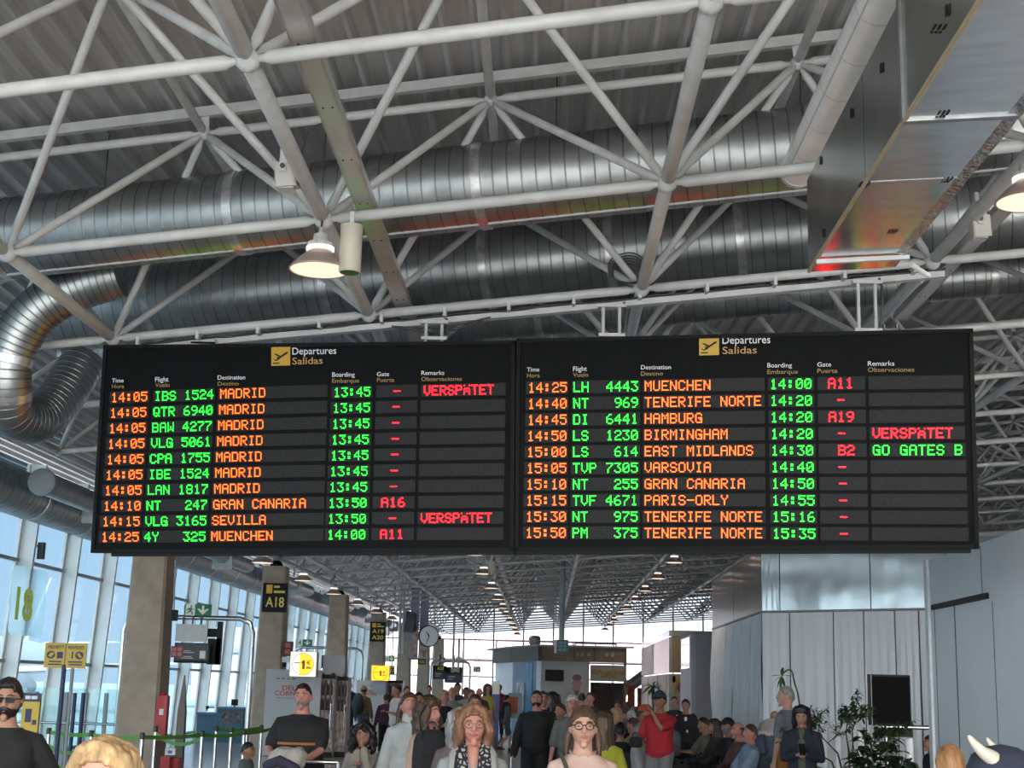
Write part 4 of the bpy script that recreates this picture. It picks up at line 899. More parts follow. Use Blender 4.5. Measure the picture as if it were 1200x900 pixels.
for dx_ in (.3, .55): m.tube([(p[0].x+dx_, 58, p[0].z), (p[0].x+dx_, 58, 6.3)], .03, 8)
make('pole', m, M_tube_far, t, True)
q = at(480, 729, 57.6); t = thing('wedge_loudspeaker', 'brown wedge loudspeaker on the banner poles', 'loudspeaker', q); make('body', MB().hexa([q+V(v) for v in ((-.22, -.1, -.4), (.18, -.25, -.42), (.26, .2, -.36), (-.2, .2, -.3), (-.12, -.2, .42), (.2, -.3, .30), (.26, .2, .34), (-.12, .2, .46))]), mat('speaker_brown', (.05, .035, .035), .5), t); make('bracket', MB().box(q+V((-.1, .25, 0)), (.1, .4, .08)), M_dark, t)
q = at(501, 745.5, 57.2); t = thing('wall_clock', 'round white clock at the right edge of the lavender banner', 'clock', q); make('case', MB().lathe([(.01, 0), (.40, 0), (.43, .03), (.43, .14), (.01, .14)], q+V((0, .1, 0)), 28, (V((.9, .42, 0)).normalized(), V((0, 0, 1)), V((.42, -.9, 0)).normalized())), M_dark, t, True)
nax = V((.42, -.9, 0)).normalized(); xax = V((.9, .42, 0)).normalized()
make('dial', MB().lathe([(.01, 0), (.385, 0), (.385, .01), (.01, .01)], q+V((0, .1, 0))+nax*.137, 28, (xax, V((0, 0, 1)), nax)), emit('dial', (.75, .8, .85), .08), t)
hm = MB(); z_ = V((0, 0, 1))
for ang, L, w_ in ((-35, .2, .03), (200, .3, .02)):
    d = xax*math.sin(math.radians(ang))+z_*math.cos(math.radians(ang)); s_ = nax.cross(d); o = q+V((0, .1, 0))+nax*.152; hm.slab(o-s_*w_, o+s_*w_, o+s_*w_*.5+d*L, o-s_*w_*.5+d*L, nax*.005)
make('hand', hm, M_black, t)
def gate_mon(px, Y, label, header):
    p = rectz(*px, Y); c = (p[0]+p[2])/2; t = thing('gate_monitor', label, 'monitor', c); make('case', quadbox(p, .15)[0], M_black, t); make('screen', patch(MB(), p, .05, .42, .95, .94), mat('screen_navy', (.02, .025, .06), .3), t)
    if header: make('gate_text', wtext(header, p, .30, .08, .78, .32, .006), SYT, t)
    else: make('header_strip', patch(MB(), p, .35, .08, .75, .3), mat('tan_print', (.55, .40, .12), .5), t)
    make('screen_text', patch(patch(MB(), p, .2, .58, .6, .64, .007), p, .2, .74, .5, .79, .007), emit('screen_text', (.4, .38, .36), .12), t); make('hanger', MB().box(c+V((0, .1, (p[0].z-c.z)+.3)), (.1, .06, .65)), M_dark, t)
gate_mon((507.5, 780, 523, 796), 79.88, 'dark gate monitor headed A23 hanging in the far gate frame', 'A23'); gate_mon((521.5, 781.5, 541, 800.5), 79.88, 'dark gate monitor beside the twin poles in the far gate frame', '')
for (px, py, Y, lb, hd) in (((456, 780, 462, 790), 0, 63, 'small black and yellow gate sign right of the yellow lightbox', '21'), ((489.5, 771.5, 499, 778.5), 0, 69, 'small dark gate sign under the banner', 'A22')): t = gate_sign(px, Y, lb, [hd], .7); c = wloc(t); make('hanger', MB().box(c+V((0, .045, 1.9)), (.04, .04, 3.6)), M_dark, t)
for k, px in enumerate((530.5, 537)):
    q = at(px, 786, 77); t = thing('roof_pole', ['white pole dropping from the roof to the far monitors, left of two', 'white pole dropping from the roof to the far monitors, right of two'][k], 'pole', q); make('pole', MB().tube([(q.x, 77, q.z), (q.x, 77, 5.6 if k == 0 else 4.2)], .06, 8), M_tube_far, t, True); make('end_fitting', MB().box((q.x, 77, q.z), (.14, .14, .2)), M_grey, t)

# ------------------------------------------------------------------ brown kiosk
KY = 50.0
def kp(x, Y): return V((at(x, 800, Y).x, Y, 0))
K0, K1, K2, K3 = kp(580, 58), kp(600.5, 53.5), kp(634, KY), kp(734, KY); zc = at(680, 758.5, KY).z; zfb = at(680, 775.5, KY).z
t = thing('cafe_kiosk', 'white and brown cafe kiosk with wide flat fascia in the middle of the hall', 'kiosk', V((K2.x, KY, 0)))
M_kw = mat('kiosk_white', (.36, .37, .37), .5, 0, .05, 2); M_kb = mat('kiosk_brown', (.135, .105, .075), .55, 0, .15, 4)
def wall_seg(a, b, z0, z1, th, m, name, off=0.):
    d = (b-a).normalized(); n = V((d.y, -d.x, 0)); n = n if n.y < .2 else -n
    return make(name, MB().slab(a+n*off+V((0, 0, z0)), b+n*off+V((0, 0, z0)), b+n*off+V((0, 0, z1)), a+n*off+V((0, 0, z1)), -n*th), m, t), d, n
Ks = kp(690.5, KY)
wall_seg(K0, K1, .0, zfb, .1, mat('kiosk_glass_side', (.36, .50, .56), .15, 0, .06, 1), 'glazed_wall'); wall_seg(K1, K2, .0, zfb, .1, mat('kiosk_blue', (.025, .08, .15), .3, 0, .5, 2), 'picture_wall'); wall_seg(K2, Ks, .0, zfb, .1, M_kw, 'front_wall')
a = K1.lerp(K2, .86); wall_seg(a, K2, .0, zfb, .03, M_wht, 'corner_strip', .02); a = K1.lerp(K2, .15); b = K1.lerp(K2, .45); o, d, n = wall_seg(a, b, .9, 1.9, .02, mat('poster_pale', (.5, .5, .52), .5, 0, .5, 3), 'poster_picture', .02)
wall_seg(K1.lerp(K2, .50), K1.lerp(K2, .72), .8, zfb-.05, .02, mat('poster_cyan', (.08, .26, .45), .4, 0, .3, 2), 'poster_panel', .02)
for (A_, B_) in ((K0, K1), (K1, K2), (K2, K3)): wall_seg(A_, B_, zfb, zc, .12, M_kb, 'fascia', .12)
wall_seg(K0-V((.15, 0, 0)), K1, zc, zc+.06, .3, M_grey, 'roof_edge', .2); wall_seg(K1, K2, zc, zc+.06, .3, M_grey, 'roof_edge', .2); wall_seg(K2, K3+V((.25, 0, 0)), zc, zc+.06, .3, M_grey, 'roof_edge', .2)
m = MB(); m.loft([[K0+V((.2, .1, zc-.1)), K1+V((.1, .2, zc-.1)), K2+V((0, .2, zc-.1)), K3+V((0, .2, zc-.1)), K3+V((0, 6, zc-.1)), K0+V((0, 3, zc-.1))], [K0+V((.2, .1, zc)), K1+V((.1, .2, zc)), K2+V((0, .2, zc)), K3+V((0, .2, zc)), K3+V((0, 6, zc)), K0+V((0, 3, zc))]]); make('roof_slab', m, M_grey, t)
p = rectz(692, 779, 732.5, 799, KY-.1); make('shutter_box', quadbox(p, .25)[0], mat('shutter_grey', (.22, .23, .22), .5), t); make('sign_strip', patch(patch(MB(), p, .02, .30, .98, .62, .01), p, .3, .62, .75, .78, .01), mat('sign_ochre', (.24, .16, .06), .5, 0, .5, 10), t)
p = rectz(692, 799.5, 731, 880, KY+.8); p[2].z = p[3].z = .05; make('opening_back', quadbox(p, .1)[0], mat('opening_dark', (.05, .035, .03), .6, 0, .5, 3), t); wall_seg(kp(731, KY), K3, .0, zfb, .3, M_kb, 'end_pillar')
m = MB(); p = rectz(634, 759, 734, 775.5, KY-.14)
for u in (.0, .38, .62, .985): patch(m, p, u, 0, u+.012, 1, .004)
make('fascia_joint', m, mat('joint_brown', (.06, .045, .035), .6), t); m = MB(); patch(m, p, .75, .32, .79, .6, .006); patch(m, p, .82, .30, .86, .62, .006); patch(m, p, .42, .35, .44, .6, .006); patch(m, p, .47, .33, .5, .62, .006); patch(m, p, .54, .36, .58, .62, .006); make('fascia_mark', m, mat('mark_pale', (.26, .24, .22), .5), t)
p = rectz(639, 784.5, 660.5, 798.5, KY-.06); make('wall_screen', quadbox(p, .06)[0], M_black, t)
p = rectz(669, 789, 683, 815, KY-.05); o = make('ice_cream_poster', quadbox(p, .02)[0], mat('poster_white', (.42, .40, .41), .5), t); m = MB(); circ(m, p, .5, .2, .38, .16, .008); make('scoop', m, mat('scoop_dark', (.14, .09, .10), .5), o); m = MB(); circ(m, p, .5, .46, .42, .14, .008); circ(m, p, .45, .68, .36, .14, .008); make('scoop', m, mat('scoop_pink', (.34, .20, .22), .5), o); m = MB(); wpoly(m, p, [(.25, .78), (.75, .78), (.6, 1.0), (.4, 1.0)], .008); make('cup', m, mat('scoop_dark', (.14, .09, .10), .5), o)
q = at(658, 757, 45); t = thing('hanging_sign', 'blue illuminated box sign hanging on a pole above the cafe kiosk', 'sign', q); p = rectz(652.5, 749.5, 666, 765.5, 45); make('box', quadbox(p, .3)[0], mat('sign_blue', (.02, .10, .16), .4), t); make('side_face', MB().box((p[0].x-.04, 45.15, (p[0].z+p[3].z)/2), (.07, .3, p[0].z-p[3].z)), mat('sign_side', (.42, .46, .48), .4), t); m = MB(); [patch(m, p, .15+.4*(k % 2), .15+.26*(k//2), .45+.35*(k % 2), .32+.26*(k//2), .006) for k in range(6)]; make('lettering', m, mat('sign_teal', (.10, .24, .30), .4), t)
make('pole', MB().tube([(q.x, 45.1, p[0].z), (q.x, 45.1, 7.0)], .09, 10), M_grey, t, True)
t = thing('roof_rail', 'thin rail structure standing on the kiosk roof', 'rail', (kp(600, 55).x, 55, zc)); r_ = MB()
for x0, x1, yy in ((582, 672, 750.5), (674, 722, 753.5)):
    a, b = at(x0, yy, 54.5), at(x1, yy, 54.5); r_.tube([(a.x, 54.5, a.z), (b.x, 54.5, a.z)], .035, 6)
    for f in (0, .5, 1): r_.tube([(a.x+(b.x-a.x)*f, 54.5, zc-.1), (a.x+(b.x-a.x)*f, 54.5, a.z)], .03, 6)
make('tube', r_, M_grey, t)
q = at(626.5, 752, 54); t = thing('roof_vent', 'grey round vent on the kiosk roof, left of the blue sign', 'vent', q); make('body', MB().lathe([(.18, -.35), (.18, -.1), (.22, -.08), (.22, .15), (.16, .22), (.01, .22)], q, 16), M_grey, t, True); make('pipe', MB().tube([q+V((0, 0, -.3)), q+V((0, 0, -.7))], .12, 12), M_grey, t)
# stairs with orange panels, behind the kiosk
t = thing('stair', 'bright staircase with slanted rails and orange panels right of the kiosk', 'stairs', at(735, 830, 67)); 
def slant(x0, y0_, x1, y1, Y, w_, m, nm):
    a, b = at(x0, y0_, Y), at(x1, y1, Y); a.y = b.y = Y; make(nm, MB().slab(a-V((0, 0, w_)), b-V((0, 0, w_)), b+V((0, 0, w_)), a+V((0, 0, w_)), (0, .12, 0)), m, t)
slant(726, 808, 755, 786, 67, .12, M_grey, 'handrail'); slant(730, 815, 755, 797, 66.8, .12, M_grey, 'handrail'); slant(726, 812, 755, 791, 67.2, .16, M_wht, 'stringer')
for x0, x1, yt in ((724, 732.5, 801), (735.5, 744, 803), (747, 752, 806)):
    p = rectz(x0, yt, x1, 828, 66.5); make('orange_panel', quadbox(p, .08)[0], mat(f'orange_panel', (.36, .07, .02), .5, 0, .3, 4), t)
make('landing', MB().box((at(738, 830, 67).x, 67.3, .5), (1.2, 1.0, 1.0)), M_lgrey, t)

# ------------------------------------------------------------------ shop block and white block at right
t = thing('shop_block', 'tan shop block with children\'s toy poster and glazed top, beyond the metal wall', 'shop', (4.32, 50, 0)); X0 = at(784, 800, 50).x; zt = at(784, 738.5, 50).z; zm = at(784, 745.5, 50).z; zl = at(784, 788, 50).z
def xwall(ya, yb, z0, z1, m, nm, X=X0, th=.1): return make(nm, MB().slab((X, ya, z0), (X, yb, z0), (X, yb, z1), (X, ya, z1), (th, 0, 0)), m, t)
xwall(50, 64.5, zm+.0, zt, mat('shop_glass', (.36, .40, .56), .12, 0, .3, 1.2), 'glazed_band'); xwall(57, 64.5, zl, zm-.05, mat('shop_tan', (.30, .28, .25), .5, 0, .1, 2), 'tan_panel'); xwall(50, 57, zl, zm-.05, mat('shop_pale', (.34, .37, .40), .3, 0, .1, 2), 'pale_panel')
xwall(50, 64.5, .02, zl-.04, mat('shop_poster', (.30, .36, .42), .5, 0, .25, .5), 'poster_wall'); xwall(51, 53.5, .6, zl-.1, mat('shop_yellow', (.46, .38, .14), .5), 'yellow_patch', X0-.02, .02); xwall(60, 63, .9, zl-.15, mat('shop_yellow', (.46, .38, .14), .5), 'yellow_patch', X0-.02, .02); xwall(55, 58, 1.2, zl-.1, mat('shop_cyan', (.16, .33, .42), .5), 'blue_patch', X0-.02, .02)
def ywall(x0, x1, z0, z1, m, nm, Y=50., th=.1): return make(nm, MB().slab((x0, Y, z0), (x1, Y, z0), (x1, Y, z1), (x0, Y, z1), (0, th, 0)), m, t)
X1 = 6.6
ywall(X0+.1, X1, zm, zt, M_grey, 'top_band'); ywall(X0+.1, X1, zl, zm-.04, mat('shop_gold', (.27, .22, .13), .45, 0, .15, 1), 'gold_panel'); ywall(X0+.1, X1, .02, zl-.04, mat('shop_front', (.34, .35, .40), .5, 0, .08, 1), 'poster_front'); ywall(X0+.1, X1, zl-.34, zl-.12, mat('shop_orange', (.50, .30, .08), .5), 'orange_strip', 49.97, .02); ywall(X0+.12, X0+.22, .3, zl-.1, mat('shop_yellow', (.46, .38, .14), .5), 'yellow_strip', 49.97, .02)
make('roof_slab', MB().box(((X0+X1)/2, 57.3, zt-.06), (X1-X0-.05, 14.4, .1)), M_grey, t)
p = rectz(793, 799, 807.5, 814, 49.95); m = MB(); circ(m, p, .35, .45, .32, .42, .02); make('toy_picture', m, mat('toy_red', (.30, .06, .05), .5, 0, .3, 6), t); m = MB(); circ(m, p, .78, .65, .35, .35, .024); circ(m, p, .85, .2, .2, .22, .026); make('toy_picture', m, mat('toy_blue', (.08, .10, .18), .5, 0, .3, 6), t)
t = thing('white_block', 'plain white wall block left of the wavy metal wall', 'partition', (at(814, 800, 42).x, 42, 0)); x0 = at(815, 800, 42).x; x1 = at(848, 800, 42).x; h = at(826, 744, 42).z
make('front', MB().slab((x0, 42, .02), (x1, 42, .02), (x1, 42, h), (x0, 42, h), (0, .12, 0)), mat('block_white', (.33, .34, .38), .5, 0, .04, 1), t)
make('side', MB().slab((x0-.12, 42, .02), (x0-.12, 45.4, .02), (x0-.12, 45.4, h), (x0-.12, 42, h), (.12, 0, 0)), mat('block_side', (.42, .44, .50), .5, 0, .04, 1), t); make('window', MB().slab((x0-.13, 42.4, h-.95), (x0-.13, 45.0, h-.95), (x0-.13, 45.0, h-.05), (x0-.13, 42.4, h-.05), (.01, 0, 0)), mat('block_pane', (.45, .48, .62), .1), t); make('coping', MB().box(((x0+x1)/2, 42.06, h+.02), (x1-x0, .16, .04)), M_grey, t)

# ------------------------------------------------------------------ outside
t = thing('terminal_building', 'pale pink building with rows of windows outside the far glazed end', 'building', (0, 118, 0))
make('wall', MB().box((-6, 121, 2.0), (46, 6, 4.0)), mat('pink_wall', (.52, .42, .42), .7, 0, .04, .4), t); make('upper_wall', MB().box((-6, 121.5, 5.0), (44, 5, 2.0)), mat('pink_top', (.46, .36, .40), .7, 0, .04, .4), t); make('roof_edge', MB().box((-6, 121, 4.05), (46.5, 6.6, .3)), M_grey, t)
for k in range(12):
    wnd = make('window', MB().box((-24+3.2*k, 117.97, 2.2), (1.7, .1, 1.9)), M_wht, t); make('pane', MB().box((-24+3.2*k, 117.91, 2.2), (1.5, .04, 1.7)), mat('far_pane', (.40, .46, .50), .2), wnd)
t = thing('airliner', 'white parked airliner out on the apron seen through the facade glass', 'airplane', (-40, 100, 0)); ac = V((-38, 92, 2.4)); wh = mat('aircraft_white', (.62, .63, .64), .35, 0, .03)
make('fuselage', MB().tube([ac+V((0, y, z)) for y, z in ((-16, -.3), (-15.4, -.2), (-14, 0), (-11, .1), (10, .1), (15, .5), (19, 1.0))], [.15, .8, 1.45, 1.8, 1.8, 1.2, .3], 20), wh, t, True)
make('tail_fin', MB().hexa([ac+V(v) for v in ((-.15, 12, 1.2), (.15, 12, 1.2), (.1, 18, 1.2), (-.1, 18, 1.2), (-.05, 16.5, 6.6), (.05, 16.5, 6.6), (.05, 19, 6.6), (-.05, 19, 6.6))]), mat('tail_grey', (.46, .50, .56), .4), t)
for sg in (-1, 1):
    make('wing', MB().hexa([ac+V(v) for v in ((sg*1.2, -4, -.8), (sg*1.2, 3, -.8), (sg*15, 7, .4), (sg*15, 5, .4), (sg*1.2, -4, -.4), (sg*1.2, 3, -.4), (sg*15, 7, .5), (sg*15, 5, .5))]), wh, t)
    make('engine', MB().tube([ac+V((sg*5, y, -1.4)) for y in (-4.5, -4.2, -1.5, 0)], [.75, .85, .8, .5], 16), M_grey, t, True); make('tailplane', MB().hexa([ac+V(v) for v in ((sg*.4, 15, 1.6), (sg*.4, 18, 1.6), (sg*5, 19, 1.9), (sg*5, 18, 1.9), (sg*.4, 15, 1.75), (sg*.4, 18, 1.75), (sg*5, 19, 1.98), (sg*5, 18, 1.98))]), wh, t)
make('landing_gear', MB().tube([ac+V((0, -11, -1)), ac+V((0, -11, -2.6))], .2, 8).tube([ac+V((1.6, 1, -1)), ac+V((1.6, 1, -2.6))], .3, 8).tube([ac+V((-1.6, 1, -1)), ac+V((-1.6, 1, -2.6))], .3, 8), M_dark, t)
for k in range(3):
    X = -60-6*k; y = 60+22*k; t = thing('apron_building', ['low white airport building far left outside the glass', 'second low white airport building outside the glass', 'third low white airport building outside the glass'][k], 'building', (X, y, 0)); make('block', MB().box((X, y, 2.1), (8, 13, 4.2)), mat('apron_white', (.60, .62, .64), .6), t); make('window_band', MB().box((X+4.02, y, 2.8), (.06, 11, .9)), mat('far_pane', (.40, .46, .50), .2), t); make('roof_edge', MB().box((X, y, 4.3), (8.4, 13.4, .25)), M_grey, t)

# ------------------------------------------------------------------ people
def skin(c): return mat('skin_%02d%02d%02d' % tuple(int(99*v) for v in c), c, .55, 0, .08, 25)
SK = {'pale': (.50, .28, .21), 'mid': (.40, .21, .145), 'red': (.46, .21, .16), 'tan': (.30, .145, .09), 'dark': (.17, .08, .05)}
HC = {'black': (.012, .010, .010), 'dark': (.028, .018, .013), 'brown': (.065, .035, .02), 'auburn': (.16, .075, .038), 'blond': (.42, .27, .13), 'ginger': (.34, .17, .07), 'grey': (.26, .25, .24), 'white': (.50, .49, .47)}
def hairm(n): return mat('hair_'+n, HC[n], .5, 0, .5, 34, .5, 50, (1, 1, .18))
def cloth(c, v=.12): return mat('cloth_%03d%03d%03d' % tuple(int(999*x) for x in c), c, .85, 0, v, 9, .12, 14)
def remesh(name, mb, vox, m, parent, M_, smooth_it=2):
    me = bpy.data.meshes.new(name); me.from_pydata([tuple(p) for p in mb.v], [], mb.f)
    bm = bmesh.new(); bm.from_mesh(me); bmesh.ops.recalc_face_normals(bm, faces=bm.faces); bm.to_mesh(me); bm.free()
    ob = bpy.data.objects.new(name, me); C.objects.link(ob)
    r = ob.modifiers.new('r', 'REMESH'); r.mode = 'VOXEL'; r.voxel_size = vox; r.use_smooth_shade = True
    s_ = ob.modifiers.new('s', 'SMOOTH'); s_.iterations = smooth_it; s_.factor = .5
    dg = bpy.context.evaluated_depsgraph_get(); dg.update(); nm = bpy.data.meshes.new_from_object(ob.evaluated_get(dg))
    ob.modifiers.clear(); ob.data = nm; bpy.data.meshes.remove(me); nm.name = name
    nm.materials.clear(); nm.materials.append(m); nm.polygons.foreach_set('use_smooth', [True]*len(nm.polygons))
    if parent: ob.parent = parent
    else: ob.matrix_world = M_
    return ob
def child(name, mb, m, parent, smooth=True):
    o = make(name, mb, m, None, smooth); o.parent = parent; return o
def ik(a, b, l1, l2, hint):
    d = b-a; L = min(d.length, (l1+l2)*.999); d = d.normalized(); b = a+d*L
    x = (l1*l1-l2*l2+L*L)/(2*L); h = math.sqrt(max(0, l1*l1-x*x)); hn = (hint-d*hint.dot(d)).normalized(); return a+d*x+hn*h, b
TR = [(-.10, .125, .10), (-.04, .165, .118), (.05, .158, .112), (.15, .142, .100), (.27, .158, .112), (.36, .168, .113), (.41, .158, .100), (.45, .122, .084), (.485, .078, .068), (.51, .057, .060)]
def person(label, px, py, Y, rz=0, pose='stand', skn='mid', hair='short', hc='dark', top=(.05, .05, .05), sleeve=1., legs=(.03, .03, .04), leglen=1., shoes=(.03, .03, .03), build=1., female=False, head=(0, 0), lean=0., hsc=1., extra=(), hands=None, sit=.45, ht=None, sleeve_low=None, group=None, topz=None):
    P = at(px, py, Y); base = {'bend': 1.12}.get(pose, 1.735); s = (ht or P.z)/base if pose != 'sit' else ((ht or P.z)-sit-.085)/.785
    floor = 0.
    vox = max(.0065, min(.017, Y*.00062))/1.0
    U = V((0, -math.sin(lean), math.cos(lean))); Rr = V((1, 0, 0)); Fd = Rr.cross(U)*-1; Fd = V((0, -math.cos(lean), -math.sin(lean)))
    hipz = (sit+.085) if pose == 'sit' else .95*s
    pel = V((0, 0, hipz))
    def sp(t, x=0., f=0.): return pel+(U*t+Rr*x+Fd*f)*s
    sw = .150 if female else .172; bw = build
    # legs
    L = {}
    for g in (-1, 1):
        hip = sp(-.03, .088*g*min(bw, 1.15)); 
        if pose == 'sit': kn = V((.11*g*s, -.43*s, sit+.075)); an = V((.12*g*s, -.42*s+(.06 if g > 0 else -.03), .09*s))
        elif pose == 'walk': an = V((.09*g*s, (-.22 if g > 0 else .26)*s, (.09 if g > 0 else .15)*s)); kn, an = ik(hip, an, .44*s, .44*s, V((0, -1, 0)))
        else: an = V((.105*g*s*min(bw, 1.2), .03*g*s, .09*s)); kn, an = ik(hip, an, .435*s, .435*s, V((0, -1, .1)))
        L[g] = (hip, kn, an)
    # arms
    A = {}; hd = hands or {}
    for g in (-1, 1):
        sh_ = sp(.395, sw*g*min(1.22, .5+bw/2)); default = {'stand': (.27*g*min(bw, 1.2), -.04, -.13), 'walk': (.25*g, -.18*g, -.08), 'sit': (.14*g, -.30, .05), 'bend': (.16*g, .30, -.02)}.get(pose, (.25*g, -.05, -.1))
        h = hd.get(g, default)
        tgt = V((h[0]*s, h[1]*s, hipz+h[2]*s)) if pose != 'bend' or g in hd else sh_+V((0, -.12, -.48))*s
        el, wr = ik(sh_, tgt, .285*s, .255*s, (V((.75*g, .65, -.35)) if h[2] < .1 else V((.45*g, .15, -1))) if not hd.get(('e', g)) else V(hd[('e', g)])); A[g] = (sh_, el, wr)
    # head
    yaw, pit = head; Hn = sp(.505); tilt = lean*.35+pit if pose != 'bend' else lean*.8
    hu = V((0, -math.sin(tilt), math.cos(tilt))); hx = V((math.cos(yaw), math.sin(yaw), 0)); hf = hu.cross(hx)*-1; hf = (-V((0, 0, 0))+hu.cross(hx)); hf = hf if hf.dot(V((math.sin(yaw), -math.cos(yaw), 0))) > 0 else -hf
    hs = s*hsc*1.04; Hc = Hn+(U*.3+hu*.7)*.145*s+hf*.018*s
    def hp_(x, f, z): return Hc+(hx*x+hf*f+hu*z)*hs
    def headpt(nx, nf, nz, off=0.):
        w_ = .0765*(1-.30*max(0, -nz-.1)**1.3) if nz < 0 else .0765; x = (w_+off)*nx; f = (.097+off)*nf; z = (.118+off)*nz
        if nz < -.3: f = f*(1-.16*(-nz-.3)) + .012*max(0, nf)
        if nf > .3:
            for ex in (-.032, .032):
                dd = ((x-ex)/.019)**2+((z-.008)/.015)**2; f -= .010*math.exp(-dd)
            f += .004*math.exp(-((z-.030)/.010)**2-(x/.05)**2)+.004*math.exp(-((z+.055)/.012)**2-(x/.028)**2)
        return hp_(x, f, z)
    def headball(mb, n=36, m=28, off=0.):
        rings = []
        for j in range(m+1):
            a = max(-1.55, min(1.55, math.pi*(j/m-.5))); rings.append([headpt(math.cos(a)*math.cos(6.28318*k/n), math.cos(a)*math.sin(6.28318*k/n), math.sin(a), off) for k in range(n)])
        mb.loft(rings)
    # body mesh
    b = MB()
    def torso(mb, off, t0=-9, t1=9, belly=0.):
        rings = []
        for t, w_, d_ in TR:
            if t < t0 or t > t1: continue
            k = bw if t < .45 else 1+(bw-1)*.4; kd = 1+(bw-1)*1.4 if t < .40 else k
            if female and .0 < t < .2: k *= .93
            w2, d2 = w_*k+off/s, d_*kd+off/s; cy = (.035*(bw-1)*4*max(0, 1-abs(t-.13)/.2) if bw > 1.1 else 0)+(.02 if female and .25 < t < .36 else 0)
            rings.append([sp(t, w2*math.copysign(abs(math.cos(q))**.82, math.cos(q)), cy+d2*math.copysign(abs(math.sin(q))**.82, math.sin(q))) for q in [6.28318*i/24 for i in range(24)]])
        mb.loft(rings)
    torso(b, 0)
    b.capsule([sp(.44), Hn.lerp(Hc, .55)], [.062*s*(1+(bw-1)*.5), .054*s*(1+(bw-1)*.4)], 14)
    headball(b); nz = .012
    b.capsule([hp_(0, .092, .022), hp_(0, .108, -.012), hp_(0, .112, -.022)], [.008*hs, .011*hs, .013*hs], 10); b.ball(hp_(.012, .100, -.026), .009*hs, 8, 6); b.ball(hp_(-.012, .100, -.026), .009*hs, 8, 6); b.ball(hp_(0, .078, -.100), .024*hs, 10, 8)
    for g in (-1, 1):
        b.ball(hp_(.078*g, -.012, -.008), .032*hs, 12, 8, (.32, .62, 1), (hx, hf, hu))
        sh_, el, wr = A[g]; ra = [.048*s*(.7+.3*bw), .046*s*(.7+.3*bw), .040*s, .036*s, .026*s]
        b.capsule([sh_, sh_.lerp(el, .5), el, el.lerp(wr, .35), wr], ra, 12)
        fd = (wr-el).normalized(); up_ = V((0, 0, 1)) if abs(fd.z) < .8 else V((0, -1, 0)); sd = fd.cross(up_).normalized(); nn = sd.cross(fd).normalized()
        if abs(fd.z) > .75: sd = V((0, -1, 0)); sd = (sd-fd*sd.dot(fd)).normalized(); nn = sd.cross(fd).normalized()
        # hand: palm, four fingers, thumb
        inn = nn*(-1 if nn.dot(V((-g, 0, -.3))) < 0 else 1)
        pc = wr+fd*.045*s; b.loft([[wr+fd*q*s+sd*(w_*math.cos(a)*s)+nn*(d_*math.sin(a)*s) for a in [6.28318*i/12 for i in range(12)]] for q, w_, d_ in ((-.01, .024, .019), (.02, .034, .016), (.06, .041, .015), (.092, .040, .012))])
        curl = hd.get('curl', .5); fr = max(.0088*s, vox*.85)
        for i_, (o_, l_) in enumerate(((-.031, .062), (-.0105, .075), (.0105, .070), (.031, .055))):
            p0 = wr+(fd*.088+sd*o_)*s; p1 = p0+(fd*math.cos(curl*.6)+inn*math.sin(curl*.6))*l_*.5*s; p2 = p1+(fd*math.cos(curl*1.7)+inn*math.sin(curl*1.7))*l_*.32*s; p3 = p2+(fd*math.cos(curl*2.6)+inn*math.sin(curl*2.6))*l_*.25*s
            b.capsule([p0, p1, p2, p3], [fr, fr*.95, fr*.9, fr*.82], 8)
        ts = -1 if sd.dot(V((0, -1, 0))) < 0 else 1
        q0 = wr+(fd*.028+sd*.026*ts)*s; b.capsule([q0, q0+(fd*.028+sd*.026*ts+inn*.012)*s, q0+(fd*.058+sd*.026*ts+inn*.026)*s], [.0125*s, .011*s, max(.009*s, vox*.8)], 8)
        hip, kn, an = L[g]; kk = .6+.4*bw
        b.capsule([hip, hip.lerp(kn, .4), kn, kn.lerp(an, .35), an], [.083*s*kk, .075*s*kk, .052*s*kk, .052*s*kk, .034*s], 14)
        b.capsule([an+V((0, .03, -.045))*s, an+V((0, -.10, -.055))*s, an+V((0, -.16, -.062))*s], [.035*s, .034*s, .024*s], 10)
    Mx = Matrix.Translation(V((P.x, P.y, floor)))@Matrix.Rotation(rz, 4, 'Z')
    # put the head, not the feet, at the surveyed place
    off_ = Mx.to_3x3()@V((Hc.x, Hc.y, 0)); Mx = Matrix.Translation(V((P.x-off_.x, P.y-off_.y, floor)))@Matrix.Rotation(rz, 4, 'Z')
    body = remesh('person', b, vox, skin(SK[skn]), None, Mx); tag(body, label, 'person', group)
    # clothing
    cv = vox*1.15; c1 = .013+vox*.35
    m = MB(); torso(m, c1, -.11 if pose != 'sit' else -.06, .486)
    for g in (-1, 1):
        sh_, el, wr = A[g]
        if sleeve > 0:
            pts = [sh_, sh_.lerp(el, .5), el, el.lerp(wr, .5), wr]; n_ = 2 if sleeve < .5 else (3 if sleeve < .9 else 5)
            pp = pts[:n_] if sleeve >= .5 else [sh_, sh_.lerp(el, .35), sh_.lerp(el, .75)]
            base_r = [.052, .055, .052, .045, .038][:len(pp)]; m.capsule([sp(.44, .07*g)]+pp, [.045*s]+[(r*(.7+.3*bw)+c1*.9)*s for r in base_r], 12)
    shirt = remesh('jacket' if sleeve > .9 else 'shirt', m, cv, cloth(top), body, None)
    m = MB(); c2 = .012+vox*.3; rings = []
    for t, w_, d_ in TR[:3]:
        k = bw; kd = 1+(bw-1)*1.4; rings.append([sp(t, (w_*k+c2*.8)*math.cos(q), (d_*kd+c2*.8)*math.sin(q)) for q in [6.28318*i/24 for i in range(24)]])
    m.loft(rings)
